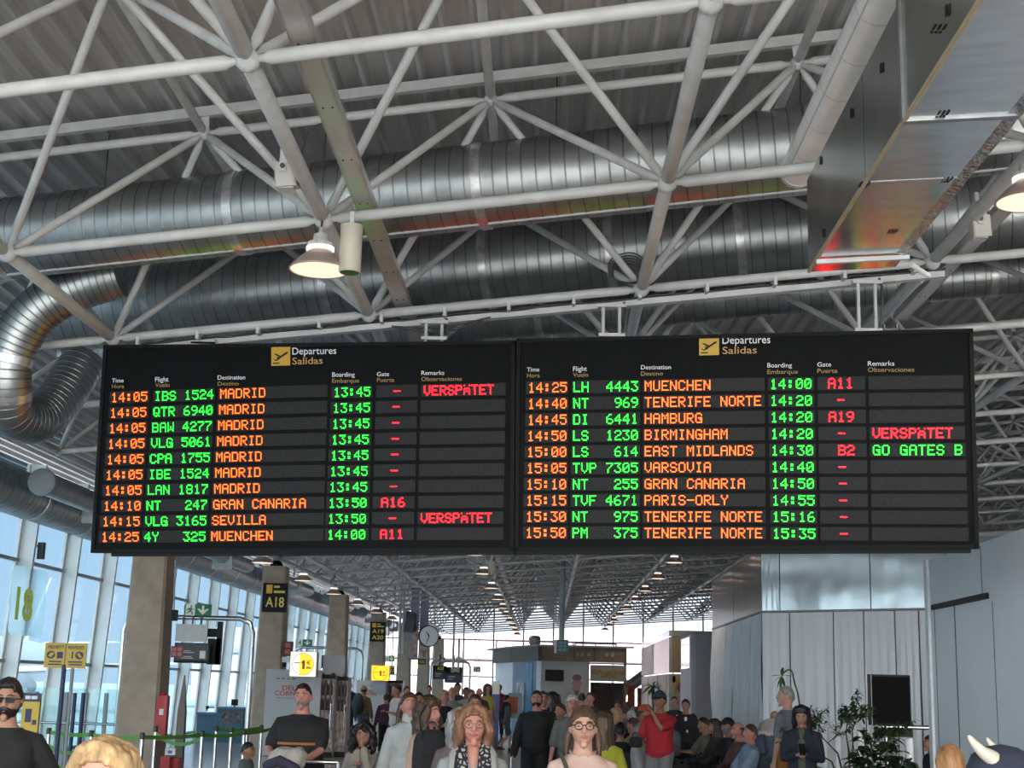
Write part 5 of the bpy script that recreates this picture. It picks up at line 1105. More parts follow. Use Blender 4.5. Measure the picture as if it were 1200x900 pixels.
    for g in (-1, 1):
        hip, kn, an = L[g]; kk = .6+.4*bw
        pp = [hip, hip.lerp(kn, .4), kn, kn.lerp(an, .4), an] if leglen >= 1 else [hip, hip.lerp(kn, .4), hip.lerp(kn, .85)]
        m.capsule(pp, [(r*kk+c2)*s for r in [.088, .080, .062, .060, .050][:len(pp)]], 14)
    if legs: remesh('trousers' if leglen >= 1 else 'shorts', m, cv, cloth(legs), body, None)
    for g in (-1, 1):
        an = L[g][2]; mm = MB(); mm.loft([[an+V((w_*math.cos(q), y_+.0*math.sin(q), -.086+h*(.5+.5*math.sin(q)) if math.sin(q) > -.3 else -.088))*s for q in [6.28318*i/14 for i in range(14)]] for y_, w_, h in ((.075, .02, .05), (.06, .040, .10), (.0, .044, .115), (-.07, .046, .075), (-.14, .046, .055), (-.185, .034, .045), (-.205, .012, .03))]); child('shoe', mm, cloth(shoes), body)
    # face
    near = Y < 26
    if near:
        for g in (-1, 1):
            e_ = MB(); e_.ball(hp_(.032*g, .0715, .006), .0115*hs, 12, 8); eo = child('eye', e_, mat('eye_white', (.30, .27, .25), .35), body); i_ = MB(); i_.ball(hp_(.032*g, .0785, .006), .0056*hs, 10, 6); ii = child('iris', i_, mat('iris', (.03, .02, .015), .2), eo)
            lid = MB(); lid.capsule([hp_(.021*g, .0795, .0125), hp_(.032*g, .0835, .0165), hp_(.044*g, .0765, .0125)], [.004*hs, .005*hs, .004*hs], 6); child('eyelid', lid, skin(SK[skn]), body); br_ = MB(); br_.capsule([hp_(.016*g, .097, .030), hp_(.034*g, .093, .034), hp_(.052*g, .077, .027)], [.0035*hs, .004*hs, .0028*hs], 6); child('eyebrow', br_, hairm(hc if hc not in ('white', 'blond') else 'brown'), body)
        lm = MB(); lm.capsule([hp_(-.024, .090, -.054), hp_(-.008, .1005, -.0505), hp_(.008, .1005, -.0505), hp_(.024, .090, -.054)], [.003*hs, .0055*hs, .0055*hs, .003*hs], 8); lm.capsule([hp_(-.02, .091, -.058), hp_(0, .100, -.0615), hp_(.02, .091, -.058)], [.003*hs, .0065*hs, .003*hs], 8); child('lips', lm, mat('lips_'+skn, tuple(a*b_ for a, b_ in zip(SK[skn], (.85, .55, .6))), .45), body)
    # hair
    def shell(th, fn, mb, off0=-.004, n=40, m=30):
        V_ = {}; F = []
        def d_(j, k):
            a = max(-1.55, min(1.55, math.pi*(j/m-.5))); return math.cos(a)*math.cos(6.28318*k/n), math.cos(a)*math.sin(6.28318*k/n), math.sin(a)
        keep = {(j, k): fn(*d_(j, k)) for j in range(m+1) for k in range(n)}
        for j in range(m):
            for k in range(n):
                q = [(j, k), (j, (k+1) % n), (j+1, (k+1) % n), (j+1, k)]
                if all(keep[c_] for c_ in q): F.append(q)
        idx = {}; vo = []; vi = []
        for f in F:
            for c_ in f:
                if c_ not in idx:
                    idx[c_] = len(vo); x, f_, z = d_(*c_); t_ = (th(x, f_, z) if callable(th) else th); t_ = t_+.0035*math.sin(x*17+f_*9)*math.sin(f_*13+z*11) if t_ > .006 else t_; vo.append(headpt(x, f_, z, t_)); vi.append(headpt(x, f_, z, off0))
        K = len(vo); fs = []; ec = {}
        for f in F:
            i4 = [idx[c_] for c_ in f]; fs.append(tuple(i4)); fs.append(tuple(i+K for i in reversed(i4)))
            for a_ in range(4): e = (i4[a_], i4[(a_+1) % 4]); ec.setdefault(tuple(sorted(e)), []).append(e)
        for e in ec.values():
            if len(e) == 1: a_, b_ = e[0]; fs.append((b_, a_, a_+K, b_+K))
        mb.add(vo+vi, fs)
    def line(front, side, back):
        def f(x, fy, z):
            thr = side+(front-side)*fy**1.3 if fy > 0 else side+(back-side)*(-fy); return z > thr
        return f
    hv = max(.006, vox*.8)
    if hair not in ('none', 'bald'):
        m = MB(); rr = random.Random(len(label)*7+int(px))
        if hair in ('short', 'crop', 'quiff'): shell({'short': .015, 'crop': .0065, 'quiff': (lambda x, f, z: .010+.026*max(0, z)*max(0, f+.4))}[hair], (lambda x, f, z: (z > (.56 if abs(x) < .45 else .40) if f > .45 else (z > -.02+.42*max(0, f)**.7-.5*max(0, -f)) or (abs(f) < .12 and z > -.22))), m)
        elif hair == 'balding': shell(.010, lambda x, f, z: (f < .25 and -.5 < z < .45 and z > (.0 if f > 0 else -.5)), m)
        elif hair in ('long', 'wavy', 'pony', 'bun', 'bob', 'curly'):
            shell(.020 if hair not in ('pony', 'bun') else .012, line(.52, -.15, -.75), m)
            if hair in ('long', 'wavy', 'bob', 'curly'):
                down = {'long': -.30, 'wavy': -.19, 'bob': -.14, 'curly': -.20}[hair]; wv = {'long': .006, 'wavy': .014, 'bob': .006, 'curly': .02}[hair]; big = {'long': .026, 'wavy': .032, 'bob': .028, 'curly': .036}[hair]
                for q in range(15):
                    an = math.radians(158+q*(224/14)); ca, sa = math.cos(an), math.sin(an)   # round the back from ear to ear
                    pts = []; wd_ = rr.random()*6
                    for k in range(6):
                        f_ = k/5; z = .07+(down-.07)*f_*(1 if abs(ca) < .8 else .96); rad = 1.02+.16*math.sin(f_*2.2)+(.18 if hair == 'curly' else 0)*math.sin(f_*3)
                        pts.append(hp_(.083*rad*ca+wv*math.sin(k*2.1+wd_), .100*rad*sa*(1 if sa < 0 else .9)+wv*math.cos(k*1.7+wd_)-.0, z))
                    m.capsule(pts, [big*hs*.85, big*hs, big*hs, big*hs*.95, big*hs*.85, big*hs*.5], 8)
                for g in (-1, 1):     # fringe swept to each side
                    for k in range(4): m.capsule([hp_(.012*g, .062-.02*k, .118), hp_((.05+.006*k)*g, .075-.03*k, .098), hp_((.080+.004*k)*g, .048-.03*k, .045), hp_((.090)*g, .02-.02*k, -.03)], [.014*hs, .019*hs, .019*hs, .015*hs], 8)
            if hair == 'curly':
                for q in range(70):
                    an = rr.random()*6.283; zz = rr.uniform(-1.0, 1); c_ = math.sqrt(max(0, 1-zz*zz)); fx, fy = c_*math.cos(an), c_*math.sin(an)
                    if fy > .35 and zz < .45: continue
                    m.ball(hp_(.098*fx, .110*fy, .135*zz), rr.uniform(.022, .034)*hs, 8, 6)
            if hair == 'pony':
                for q in range(5): m.capsule([hp_(.01*(q-2), -.10, .05), hp_(.02*(q-2), -.15, .03), hp_(.025*(q-2)+.02, -.15, -.08), hp_(.03*(q-2)+.03, -.12, -.20)], [.025*hs, .034*hs, .034*hs, .014*hs], 8)
                for g in (-1, 1):
                    for k in range(3): m.capsule([hp_(.07*g, -.05-.02*k, .03), hp_(.092*g, -.06, -.07), hp_(.10*g, -.055, -.17)], [.02*hs, .026*hs, .016*hs], 8)
            if hair == 'bun': m.ball(hp_(0, -.118, -.06), .042*hs, 12, 8)
        if m.v: remesh('hair', m, hv, hairm(hc), body, None, 1)
    for e in extra:
        k, *a = e
        if k == 'glasses' or k == 'sunglasses':
            m = MB(); col = a[0] if a else M_dark; lens = MB()
            for g in (-1, 1):
                if k == 'glasses':
                    pts = [hp_((.033+.024*math.cos(q))*g, 0.1005-.010*abs(math.cos(q)-.0)*(1 if math.cos(q) > 0 else .2), .006+.019*math.sin(q)) for q in [6.28318*i/18 for i in range(19)]]; m.tube(pts, .0026*hs, 6)
                else: lens.hexa([hp_(x*g, f, z) for x, f, z in ((.008, .104, -.014), (.056, .094, -.012), (.060, .090, .018), (.006, .104, .020), (.008, .109, -.014), (.056, .099, -.012), (.060, .095, .018), (.006, .109, .020))])
                m.tube([hp_(.057*g, .092, .012), hp_(.074*g, .06, .012), hp_(.082*g, -.01, .006)], .0028*hs, 6)
            m.tube([hp_(-.009, .108, .012), hp_(.009, .108, .012)], .003*hs, 6); o_ = child('sunglasses' if lens.v else 'glasses', m, col, body)
            if lens.v: child('lens', lens, mat('dark_lens', (.006, .006, .008), .35, spec=.15), o_)
        elif k == 'beard':
            m = MB(); shell(a[1] if len(a) > 1 else .006, lambda x, f, z: (-1.0 < z < -.38 and f > -.05) or (-.6 < z < .0 and -.1 < f < .28), m, -.006); m.capsule([hp_(-.03, .088, -.046), hp_(-.012, .104, -.040), hp_(.012, .104, -.040), hp_(.03, .088, -.046)], .0055*hs, 8); remesh('beard', m, hv, hairm(a[0]), body, None, 1)
        elif k == 'mask':
            m = MB(); shell(.010, lambda x, f, z: -.85 < z < -.10 and f > .15, m, -.002); remesh('face_mask', m, hv, cloth(a[0]), body, None, 1)
        elif k in ('cap', 'hat'):
            m = MB(); shell(.022, lambda x, f, z: z > .22, m, .004); 
            if k == 'cap': m.loft([[hp_(.075*math.cos(q)*w_, f+.0, .036+z_+.012*math.sin(q)) for q in [6.28318*i/12 for i in range(12)]] for f, w_, z_ in ((.08, 1., .004), (.12, .95, 0), (.155, .75, -.008), (.17, .3, -.012))])
            else: m.lathe([(.06, .03), (.175, .028), (.18, .036), (.06, .05)], Hc, 24, (hx*hs, hf*hs, hu*hs))
            remesh(k, m, hv, cloth(a[0]), body, None, 1)
        elif k == 'band':       # stripe across the chest: t, half angle, height, colour
            t0, ha, h_, col = a; m = MB(); A0 = []; A1 = []
            def tr(t): 
                for (ta, wa, da), (tb, wb_, db) in zip(TR, TR[1:]):
                    if ta <= t <= tb: f_ = (t-ta)/(tb-ta); return wa+(wb_-wa)*f_, da+(db-da)*f_
            N_ = 14
            for k_ in range(N_+1):
                q = math.pi/2-ha+2*ha*k_/N_
                for t_, LL in ((t0, A0), (t0+h_, A1)):
                    w_, d_ = tr(t_); kd = 1+(bw-1)*1.4 if t_ < .40 else bw; cy = (.035*(bw-1)*4*max(0, 1-abs(t_-.13)/.2) if bw > 1.1 else 0)+(.02 if female and .25 < t_ < .36 else 0)
                    LL.append((t_, (w_*bw+c1/s+.004), (d_*kd+c1/s+.004), cy, q))
            def pp(e_, o_): t_, w_, d_, cy, q = e_; return sp(t_, (w_+o_)*math.copysign(abs(math.cos(q))**.82, math.cos(q)), cy+(d_+o_)*math.copysign(abs(math.sin(q))**.82, math.sin(q)))
            for k_ in range(N_): m.hexa([pp(A0[k_], -.012), pp(A0[k_+1], -.012), pp(A0[k_+1], .004), pp(A0[k_], .004), pp(A1[k_], -.012), pp(A1[k_+1], -.012), pp(A1[k_+1], .004), pp(A1[k_], .004)])
            child('stripe', m, cloth(col), body)
        elif k in ('tube', 'blob'):   # free clothing detail: name, points in body coordinates (x, forward, height), radii, material
            nm_, pts, rad, mt = a; m = MB(); pts = [V((x*s, -f*s, z*s)) for x, f, z in pts]
            m.capsule(pts, [r_*s for r_ in rad], 10); child(nm_, m, mt, body)
    pts = {'Mx': Mx, 'hand': {g: Mx@(A[g][2]+(A[g][2]-A[g][1]).normalized()*.07*s) for g in A}, 's': s, 'hipz': hipz, 'body': body}
    return pts
R90 = math.pi/2
BLK = (.012, .012, .013); NAVY = (.014, .018, .032); GRY = (.16, .165, .17); WHT = (.46, .45, .44); JEAN = (.06, .085, .13)
def rad(d): return math.radians(d)
M_scarf = mat('scarf_pattern', (.05, .05, .06), .8); _t = M_scarf.node_tree; _v = _t.nodes.new('ShaderNodeTexVoronoi'); _v.inputs['Scale'].default_value = 30; _v.feature = 'DISTANCE_TO_EDGE'; _c = _t.nodes.new('ShaderNodeTexCoord'); _t.links.new(_c.outputs['Object'], _v.inputs['Vector'])
_r = _t.nodes.new('ShaderNodeValToRGB'); _r.color_ramp.elements[0].position = .18; _r.color_ramp.elements[1].position = .22; _r.color_ramp.elements[0].color = (.012, .012, .018, 1); _r.color_ramp.elements[1].color = (.40, .39, .38, 1); _t.links.new(_v.outputs['Distance'], _r.inputs[0]); _t.links.new(_r.outputs[0], _t.nodes['Principled BSDF'].inputs['Base Color'])
# --- nearest people
ps = person('man in black tee shirt and dark sunglasses at the left edge, holding a phone', 12, 795, 9, rad(8), 'stand', 'mid', 'quiff', 'black', BLK, .45, (.03, .03, .035), build=1.12, hands={-1: (-.02, -.30, .14), 1: (.24, -.16, .10), 'curl': .8}, extra=[('sunglasses', M_black), ('beard', 'black', .009)])
q = ps['hand'][-1]+V((.03, -.05, .02)); t = thing('phone', 'dark phone in the hand of the man in sunglasses', 'phone', q); xx = (V((.9, .1, .1))).normalized(); zz = V((0, .6, .8)); yy = zz.cross(xx).normalized(); zz = xx.cross(yy); make('body', MB().bevbox(q, (.155, .075, .009), .012, (xx, zz, yy)), M_black, t); make('screen', MB().box(q+yy*.0055, (.14, .066, .002), (xx, zz, yy)), mat('phone_screen', (.02, .02, .03), .1), t)
person('woman with parted blond hair, only her forehead showing at the bottom left', 126, 862, 4.4, rad(-6), 'stand', 'pale', 'bob', 'blond', (.3, .28, .26), 1., female=True, head=(0, .1))
person('small boy with short dark hair in profile, left of the man in black tee', 291, 871, 17, rad(80), 'stand', 'tan', 'crop', 'black', (.09, .12, .11), .5, (.05, .06, .08), hsc=1.32)
pm = person('heavy man in black tee with orange chest stripe pushing a trolley', 356, 799.5, 14, rad(-4), 'stand', 'red', 'crop', 'dark', BLK, .47, (.10, .025, .025), build=1.36, leglen=.5, hands={-1: (-.17, -.36, .07), 1: (.11, -.36, .06), 'curl': 1.1}, extra=[('beard', 'grey', .004), ('band', .205, 1.15, .022, (.36, .13, .05))])
person('girl with curly black hair and beige jacket, hand at her chin', 426, 849, 14.5, rad(4), 'stand', 'mid', 'curly', 'black', (.34, .31, .27), 1., (.2, .12, .12), female=True, hsc=1.22, hands={1: (.03, -.15, .47), -1: (-.08, -.24, .28), 'curl': 1.2}, extra=[('tube', 'jacket_lining', [(.0, .135, 1.36), (.03, .155, 1.18), (.05, .16, 1.0)], [.03, .04, .04], cloth((.16, .17, .24)))])
person('woman in pale grey high-neck sweater looking up, brown hair tied back', 480, 810.5, 14, rad(10), 'stand', 'red', 'pony', 'brown', (.40, .42, .42), 1., (.12, .12, .14), female=True, head=(.1, -.22), extra=[('tube', 'high_neck', [(0, .0, 1.43), (0, .012, 1.50)], [.070, .064], cloth((.40, .42, .42))), ('tube', 'printed_patch', [(.10, .125, 1.28), (.05, .13, 1.16), (.03, .125, 1.06)], [.03, .035, .03], cloth((.42, .25, .24))), ('tube', 'printed_patch', [(.105, .135, 1.24), (.075, .14, 1.14)], [.02, .02], cloth((.10, .10, .30)))])
pb = person('woman in peach top with wavy brown hair turned to the right, carrying a black backpack', 503, 817, 12.4, rad(60), 'stand', 'red', 'wavy', 'brown', (.46, .30, .24), .9, (.1, .08, .08), female=True)
person('woman in grey cardigan and glasses with wavy auburn hair, front centre', 556, 825, 8.9, rad(4), 'stand', 'red', 'wavy', 'auburn', (.27, .275, .27), 1., (.04, .04, .05), female=True, build=1.12, extra=[('glasses', mat('thin_rim', (.16, .12, .10), .3, .5)),
   ('tube', 'patterned_scarf', [(-.06, .0, 1.49), (-.075, .07, 1.44), (-.075, .135, 1.34), (-.075, .165, 1.18), (-.07, .165, 1.02)], [.03, .04, .046, .05, .05], M_scarf), ('tube', 'patterned_scarf', [(.06, .0, 1.49), (.075, .07, 1.44), (.07, .135, 1.34), (.07, .165, 1.18), (.065, .165, 1.02)], [.03, .04, .046, .05, .05], M_scarf), ('tube', 'neck_skin', [(0, .055, 1.45), (0, .088, 1.40), (0, .112, 1.34)], [.045, .042, .026], skin(SK['red'])),
   ('tube', 'cardigan_edge', [(-.085, -.02, 1.485), (-.125, .07, 1.42), (-.14, .14, 1.28), (-.13, .17, 1.05)], [.024, .03, .03, .03], cloth((.27, .275, .27))), ('tube', 'cardigan_edge', [(.085, -.02, 1.485), (.125, .07, 1.42), (.13, .14, 1.28), (.12, .17, 1.05)], [.024, .03, .03, .03], cloth((.27, .275, .27)))])
person('person with grey blond hair half hidden behind the woman in grey cardigan', 541, 829, 11.2, rad(170), 'stand', 'pale', 'wavy', 'grey', (.12, .09, .09), 1., female=True)
pp_ = person('young woman in pale pink sweater and dark glasses, front right of centre', 684, 826, 8.7, rad(2), 'stand', 'pale', 'pony', 'brown', (.54, .37, .32), 1., (.05, .05, .07), female=True, build=1.08, extra=[('glasses', M_black), ('tube', 'neckband', [(-.078, -.02, 1.45), (-.066, .045, 1.435), (-.03, .082, 1.42), (.03, .082, 1.42), (.066, .045, 1.435), (.078, -.02, 1.45)], [.010]*6, cloth((.42, .27, .23))), ('tube', 'chest_logo', [(.075, .145, 1.335), (.10, .142, 1.335)], [.008, .008], M_dark)])
person('woman with smooth ginger blond hair pinned back, seen from behind at the bottom right', 1113, 868, 8, rad(178), 'stand', 'pale', 'bun', 'ginger', (.10, .10, .12), 1., female=True, ht=1.505)
hh = person('person in dark cap with two big horns at the bottom right corner', 1172, 878, 5.6, rad(-150), 'stand', 'tan', 'short', 'dark', (.03, .03, .04), 1., ht=1.53, head=(0, .25))
hc_ = at(1174, 893, 5.6)
t = thing('horned_hat', 'dark blue hat with two cream horns on the head at bottom right', 'hat', hc_)
make('cap', MB().lathe([(.14, -.06), (.135, .0), (.11, .055), (.06, .085), (.005, .095)], hc_+V((0, 0, -.03)), 28), cloth((.025, .03, .055)), t, True); make('hat_band', MB().lathe([(.142, -.062), (.146, -.03), (.142, .0)], hc_+V((0, 0, -.03)), 28), cloth((.012, .012, .02)), t, True)
for a, mid, tip in (((1163, 889), (1150, 880), (1136, 864)), ((1170, 880), (1163, 874), (1157, 866))):
    Yh = 5.52 if a[0] == 1163 else 5.72; hp2 = [at(*a, Yh)+V((.03, .02, -.03)), at(*a, Yh), at(*mid, Yh), at(*tip, Yh)]; hp2 = smooth_path(hp2, 5); n = len(hp2); big = .036 if a[0] == 1163 else .022
    make('horn', MB().capsule(hp2, [big*(1-.75*(k/(n-1))**1.5) for k in range(n)], 14), mat('horn_cream', (.55, .52, .42), .35, 0, .12, 12), t, True)
# --- middle distance, left to right
person('grey-haired man in navy clothes walking away beside the coolers', 410, 799.5, 50, rad(185), 'stand', 'pale', 'short', 'grey', NAVY, 1., NAVY)
person('person in brown coat and brimmed hat with a dark backpack, walking away', 427, 804, 42, rad(150), 'stand', 'tan', 'short', 'dark', (.07, .05, .03), 1., JEAN, build=1.15, extra=[('hat', (.20, .15, .07)), ('blob', 'backpack', [(.05, -.2, 1.38), (.05, -.24, 1.2), (.05, -.2, 1.02)], [.15, .18, .15], cloth((.02, .04, .045)))])
person('short person in purple jacket and black trousers seen from behind', 453, 813, 37, rad(186), 'stand', 'mid', 'short', 'black', (.055, .025, .06), 1., BLK, build=1.12)
person('person in white tee with dark hair and black bag, facing the white cooler', 465, 801, 31, rad(-60), 'stand', 'tan', 'short', 'black', (.46, .42, .42), .5, BLK, hands={1: (.12, -.25, .2)})
person('person with reddish face and dark top behind the woman in grey sweater', 477, 804, 36, rad(20), 'stand', 'red', 'short', 'brown', (.06, .03, .05), 1., BLK)
person('person with dark hair just right of the woman in grey sweater', 491, 811, 24, rad(15), 'stand', 'mid', 'short', 'dark', (.05, .04, .05), 1., BLK)
person('distant person in dark green top left of the black-topped woman', 503, 803, 48, rad(10), 'stand', 'mid', 'short', 'black', (.03, .05, .05), 1., BLK)
person('woman with short blond hair, black top and beige trousers', 521, 808, 26, rad(12), 'stand', 'red', 'short', 'blond', BLK, .6, (.34, .30, .22), female=True, build=1.15, hands={1: (.06, -.24, .16), -1: (-.02, -.24, .13)})
person('person with pale face close behind the blond woman in black top', 530, 804, 30, rad(0), 'stand', 'red', 'balding', 'blond', (.2, .19, .18), .5, (.1, .1, .12))
person('tall man in navy jacket standing left of the patterned shirt', 536.5, 800, 38, rad(8), 'stand', 'tan', 'short', 'black', (.02, .028, .05), 1., NAVY)
person('person in patterned grey shirt beside the man in navy jacket', 546.5, 805, 36, rad(0), 'stand', 'dark', 'short', 'black', (.24, .23, .23), .5, (.12, .12, .14))
person('person with brown hair and grey top behind the auburn-haired woman', 552.5, 807.5, 32, rad(30), 'stand', 'mid', 'short', 'brown', (.22, .21, .22), .5, (.1, .1, .12))
person('man with receding brown hair looking over the auburn-haired woman', 557, 813, 18.5, rad(5), 'stand', 'red', 'short', 'brown', (.06, .06, .07), 1., BLK)
person('man in dark shirt with bald head left of the high visibility vest', 562, 805.5, 37, rad(10), 'stand', 'red', 'balding', 'brown', (.04, .035, .04), .6, BLK)
person('woman with long hair and yellow-green vest in the middle of the hall', 571.5, 801, 40, rad(25), 'stand', 'red', 'long', 'brown', (.42, .28, .26), .5, (.2, .2, .22), female=True, extra=[('blob', 'vest', [(.0, .02, 1.3), (.02, .02, 1.05)], [.15, .16], cloth((.38, .45, .06)))])
person('distant person in red top right of the blue poster stand', 585.5, 802, 52, rad(0), 'stand', 'mid', 'short', 'dark', (.34, .03, .03), 1., BLK)
person('boy in dark vest, grey sleeves and blue shorts walking left of the kiosk', 594, 814, 40, rad(120), 'walk', 'mid', 'short', 'black', (.075, .085, .10), 1., (.05, .07, .10), leglen=.5, extra=[('blob', 'vest', [(0, .0, 1.36), (0, .0, 1.08)], [.165, .165], cloth((.015, .017, .02)))])
person('bald man all in black standing in the aisle, hand resting on a trolley', 629, 808, 20.5, rad(-5), 'stand', 'red', 'crop', 'dark', BLK, 1., BLK, build=1.2, extra=[('beard', 'black', .008)], hands={-1: (-.30, -.16, -.12)})
person('person right behind the bald man in black, face half hidden', 636.5, 809, 23, rad(10), 'stand', 'red', 'crop', 'brown', (.03, .03, .035), 1., BLK)
person('woman with long black hair and white top turned left, dark coat over her arm', 648, 810.5, 23.5, rad(-70), 'stand', 'mid', 'long', 'black', (.42, .42, .42), 1., (.015, .017, .028), female=True, extra=[('blob', 'coat', [(-.02, .22, 1.10), (-.03, .2, .8), (-.02, .16, .5)], [.16, .19, .16], cloth((.012, .015, .028)))])
person('person with pinkish face eating, just right of the black-haired woman', 657, 824, 22, rad(-40), 'stand', 'red', 'short', 'brown', (.03, .03, .04), 1., BLK, hands={-1: (-.05, -.22, .42)})
person('white-haired man in grey shirt behind the woman in pink', 670.5, 814, 19.5, rad(8), 'stand', 'red', 'short', 'white', (.13, .13, .12), .6, (.08, .08, .09), build=1.1)
person('person with black hair in front of the ice cream poster', 682, 812, 33, rad(180), 'stand', 'mid', 'short', 'black', (.03, .03, .035), 1., BLK)
person('person in dark green top left of the seated crowd', 692, 811, 30, rad(-20), 'stand', 'red', 'short', 'brown', (.045, .05, .04), 1., BLK)
person('person in bright yellow-green jacket seen from behind, right of the woman in pink', 706, 824, 13, rad(172), 'stand', 'mid', 'long', 'brown', (.27, .28, .02), 1., (.04, .04, .05), female=True, ht=1.55)
pr = person('man in red shirt and dark cap lifting one arm, beside the seated rows', 773, 809.5, 20, rad(-30), 'stand', 'tan', 'short', 'black', (.42, .02, .03), .47, (.20, .20, .205), build=1.12, extra=[('cap', (.03, .04, .05))], hands={1: (.0, -.24, .50), ('e', 1): (.3, -.6, -.8), -1: (-.22, -.27, .14)})
person('uniformed man in black with badge standing before the toy poster', 790.5, 815.5, 30, rad(-10), 'stand', 'tan', 'crop', 'black', (.012, .016, .018), .5, BLK, extra=[('blob', 'badge', [(.06, .13, 1.32), (.06, .135, 1.29)], [.022, .022], M_wht)])
person('second person in black at the white wall block, with pale spots on the clothes', 803.5, 819, 27, rad(-15), 'stand', 'tan', 'short', 'black', BLK, 1., BLK, extra=[('blob', 'pale_patch', [(.02, .14, 1.36), (.02, .14, 1.33)], [.03, .03], M_wht), ('blob', 'pale_patch', [(.05, .14, 1.12), (.05, .14, 1.1)], [.02, .02], M_wht)])
# --- right hand group
person('person in white shirt and jeans bending forward beside the tall man', 908, 836, 28, rad(152), 'bend', 'mid', 'short', 'blond', (.46, .43, .41), .6, JEAN, lean=rad(60), ht=1.13)
person('tall man in grey tee and mustard trousers facing left', 921, 803, 19.4, rad(-130), 'stand', 'pale', 'crop', 'grey', (.15, .16, .185), .46, (.34, .16, .03), head=(.5, 0))
pn_ = person('person with long dark hair looking down at a phone, navy jacket and jeans', 939, 824.5, 17.2, rad(-14), 'stand', 'mid', 'long', 'black', (.016, .02, .034), 1., (.11, .14, .19), build=1.0, head=(0, .35), hands={1: (.07, -.26, .18), -1: (-.05, -.26, .17), 'curl': .9}, extra=[('tube', 'olive_shirt', [(0, .055, 1.40), (0, .078, 1.25), (0, .070, 1.10), (0, .075, .95)], [.06, .07, .07, .07], cloth((.09, .095, .06)))])
person('person in black half hidden behind the edge of the white hoarding', 1090, 860, 17.9, rad(-80), 'stand', 'tan', 'short', 'black', BLK, 1., BLK, ht=1.3)
# --- seated people
seats = []
def sit(label, px, py, Y, rz, sk, hair, hc, top, sl=1., legs=BLK, **k):
    r = person(label, px, py, Y, rz, 'sit', sk, hair, hc, top, sl, legs, **k); seats.append((r['Mx'], Y)); return r
sit('seated man in khaki tee leaning forward, arm out, at the far end of the row', 824.5, 839, 26.0, rad(-70), 'tan', 'short', 'black', (.15, .13, .10), .5, (.03, .035, .06), lean=rad(14), hands={-1: (-.2, -.5, .16)})
sit('seated woman with long dark hair beside the man in khaki tee', 838, 842, 24.7, rad(-75), 'mid', 'long', 'dark', (.04, .035, .035), 1., female=True)
sit('seated man in black cap and grey face mask', 853, 841, 23.4, rad(-62), 'tan', 'short', 'black', BLK, 1., extra=[('cap', BLK), ('mask', (.16, .18, .24))])
sit('seated man with balding head between the black cap and the blue shirt', 865, 845.5, 22.1, rad(-70), 'red', 'balding', 'brown', (.12, .06, .06), 1.)
sit('seated bald man in light blue shirt next to the bending person', 879.5, 847, 20.9, rad(-80), 'red', 'crop', 'brown', (.22, .30, .42), .6, BLK, lean=rad(-10))
cr_ = [(712, 832, 25, 160, 'mid', 'short', 'dark', (.05, .04, .04), 'seated person with dark hair at the left end of the crowd'), (722, 829, 28.5, 150, 'red', 'bob', 'blond', BLK, 'seated woman with blond hair in a black top, by the yellow jacket'),
       (733, 827, 36.5, 170, 'mid', 'short', 'brown', (.12, .10, .10), 'seated person with brown hair in the far rows'), (740, 832, 30.4, -150, 'pale', 'short', 'white', (.14, .13, .12), 'seated person with white hair in the far rows'),
       (748, 829, 34, 160, 'tan', 'short', 'black', (.3, .08, .05), 'seated person with orange-red top in the far rows'), (755, 826, 26.8, 60, 'tan', 'short', 'dark', (.36, .08, .04), 'seated person in orange cap left of the man in red shirt'),
       (742, 840, 23.7, -130, 'red', 'crop', 'brown', (.3, .25, .05), 'seated person with bald head and yellow collar'), (751, 847, 21.2, 70, 'red', 'short', 'grey', WHT, 'seated man in white shirt left of the red shirted man'),
       (727, 846, 21.6, 170, 'mid', 'short', 'black', (.02, .02, .025), 'seated person in black with a pale tablet'), (716, 842, 32, 140, 'red', 'long', 'brown', (.2, .12, .10), 'seated woman with long brown hair in the second row'),
       (763, 832, 32, -170, 'mid', 'short', 'dark', (.07, .07, .09), 'seated person behind the raised red sleeve'), (736, 822, 42, 170, 'red', 'short', 'brown', (.2, .18, .17), 'small distant seated person under the orange panels'), (724, 821, 44, 0, 'red', 'short', 'dark', (.1, .08, .08), 'small distant seated person right of the dark doorway'),
       (812, 836, 29.5, -30, 'tan', 'short', 'black', (.10, .10, .11), 'seated person at the corner of the white wall block')]
for px, py, Y, a, sk, h, hc, tp, lb in cr_:
    sit(lb, px, py, Y, rad(a), sk, h, hc, tp, .6, **({'extra': [('cap', (.5, .09, .03))]} if 'orange cap' in lb else {}), sit=.45)
# waiting seats under the seated people
Q0 = None
def make_seat(loc, label):
    c = V(loc); t = thing('waiting_seat', label, 'seat', c, None); ss = mat('seat_black', (.02, .02, .022), .4)
    make('seat_pan', MB().hexa([c+V(v) for v in ((-.24, -.26, .40), (.24, -.26, .40), (.24, .20, .37), (-.24, .20, .37), (-.24, -.26, .43), (.24, -.26, .43), (.24, .20, .40), (-.24, .20, .40))]), ss, t)
    make('backrest', MB().hexa([c+V(v) for v in ((-.24, .21, .42), (.24, .21, .42), (.24, .25, .42), (-.24, .25, .42), (-.24, .31, .86), (.24, .31, .86), (.24, .34, .86), (-.24, .34, .86))]), ss, t)
    make('beam', MB().box(c+V((0, 0, .34)), (.54, .07, .06)), M_chrome, t)
    for g in (-1, 1): make('armrest', MB().tube([c+V((g*.27, .2, .36)), c+V((g*.27, .2, .62)), c+V((g*.27, -.18, .62)), c+V((g*.27, -.18, .38))], .014, 8), M_chrome, t, True)
    make('leg', MB().tube([c+V((0, -.02, .32)), c+V((0, -.02, .04))], .03, 10).tube([c+V((0, -.26, .02)), c+V((0, .24, .02))], .022, 8), M_chrome, t, True); return t
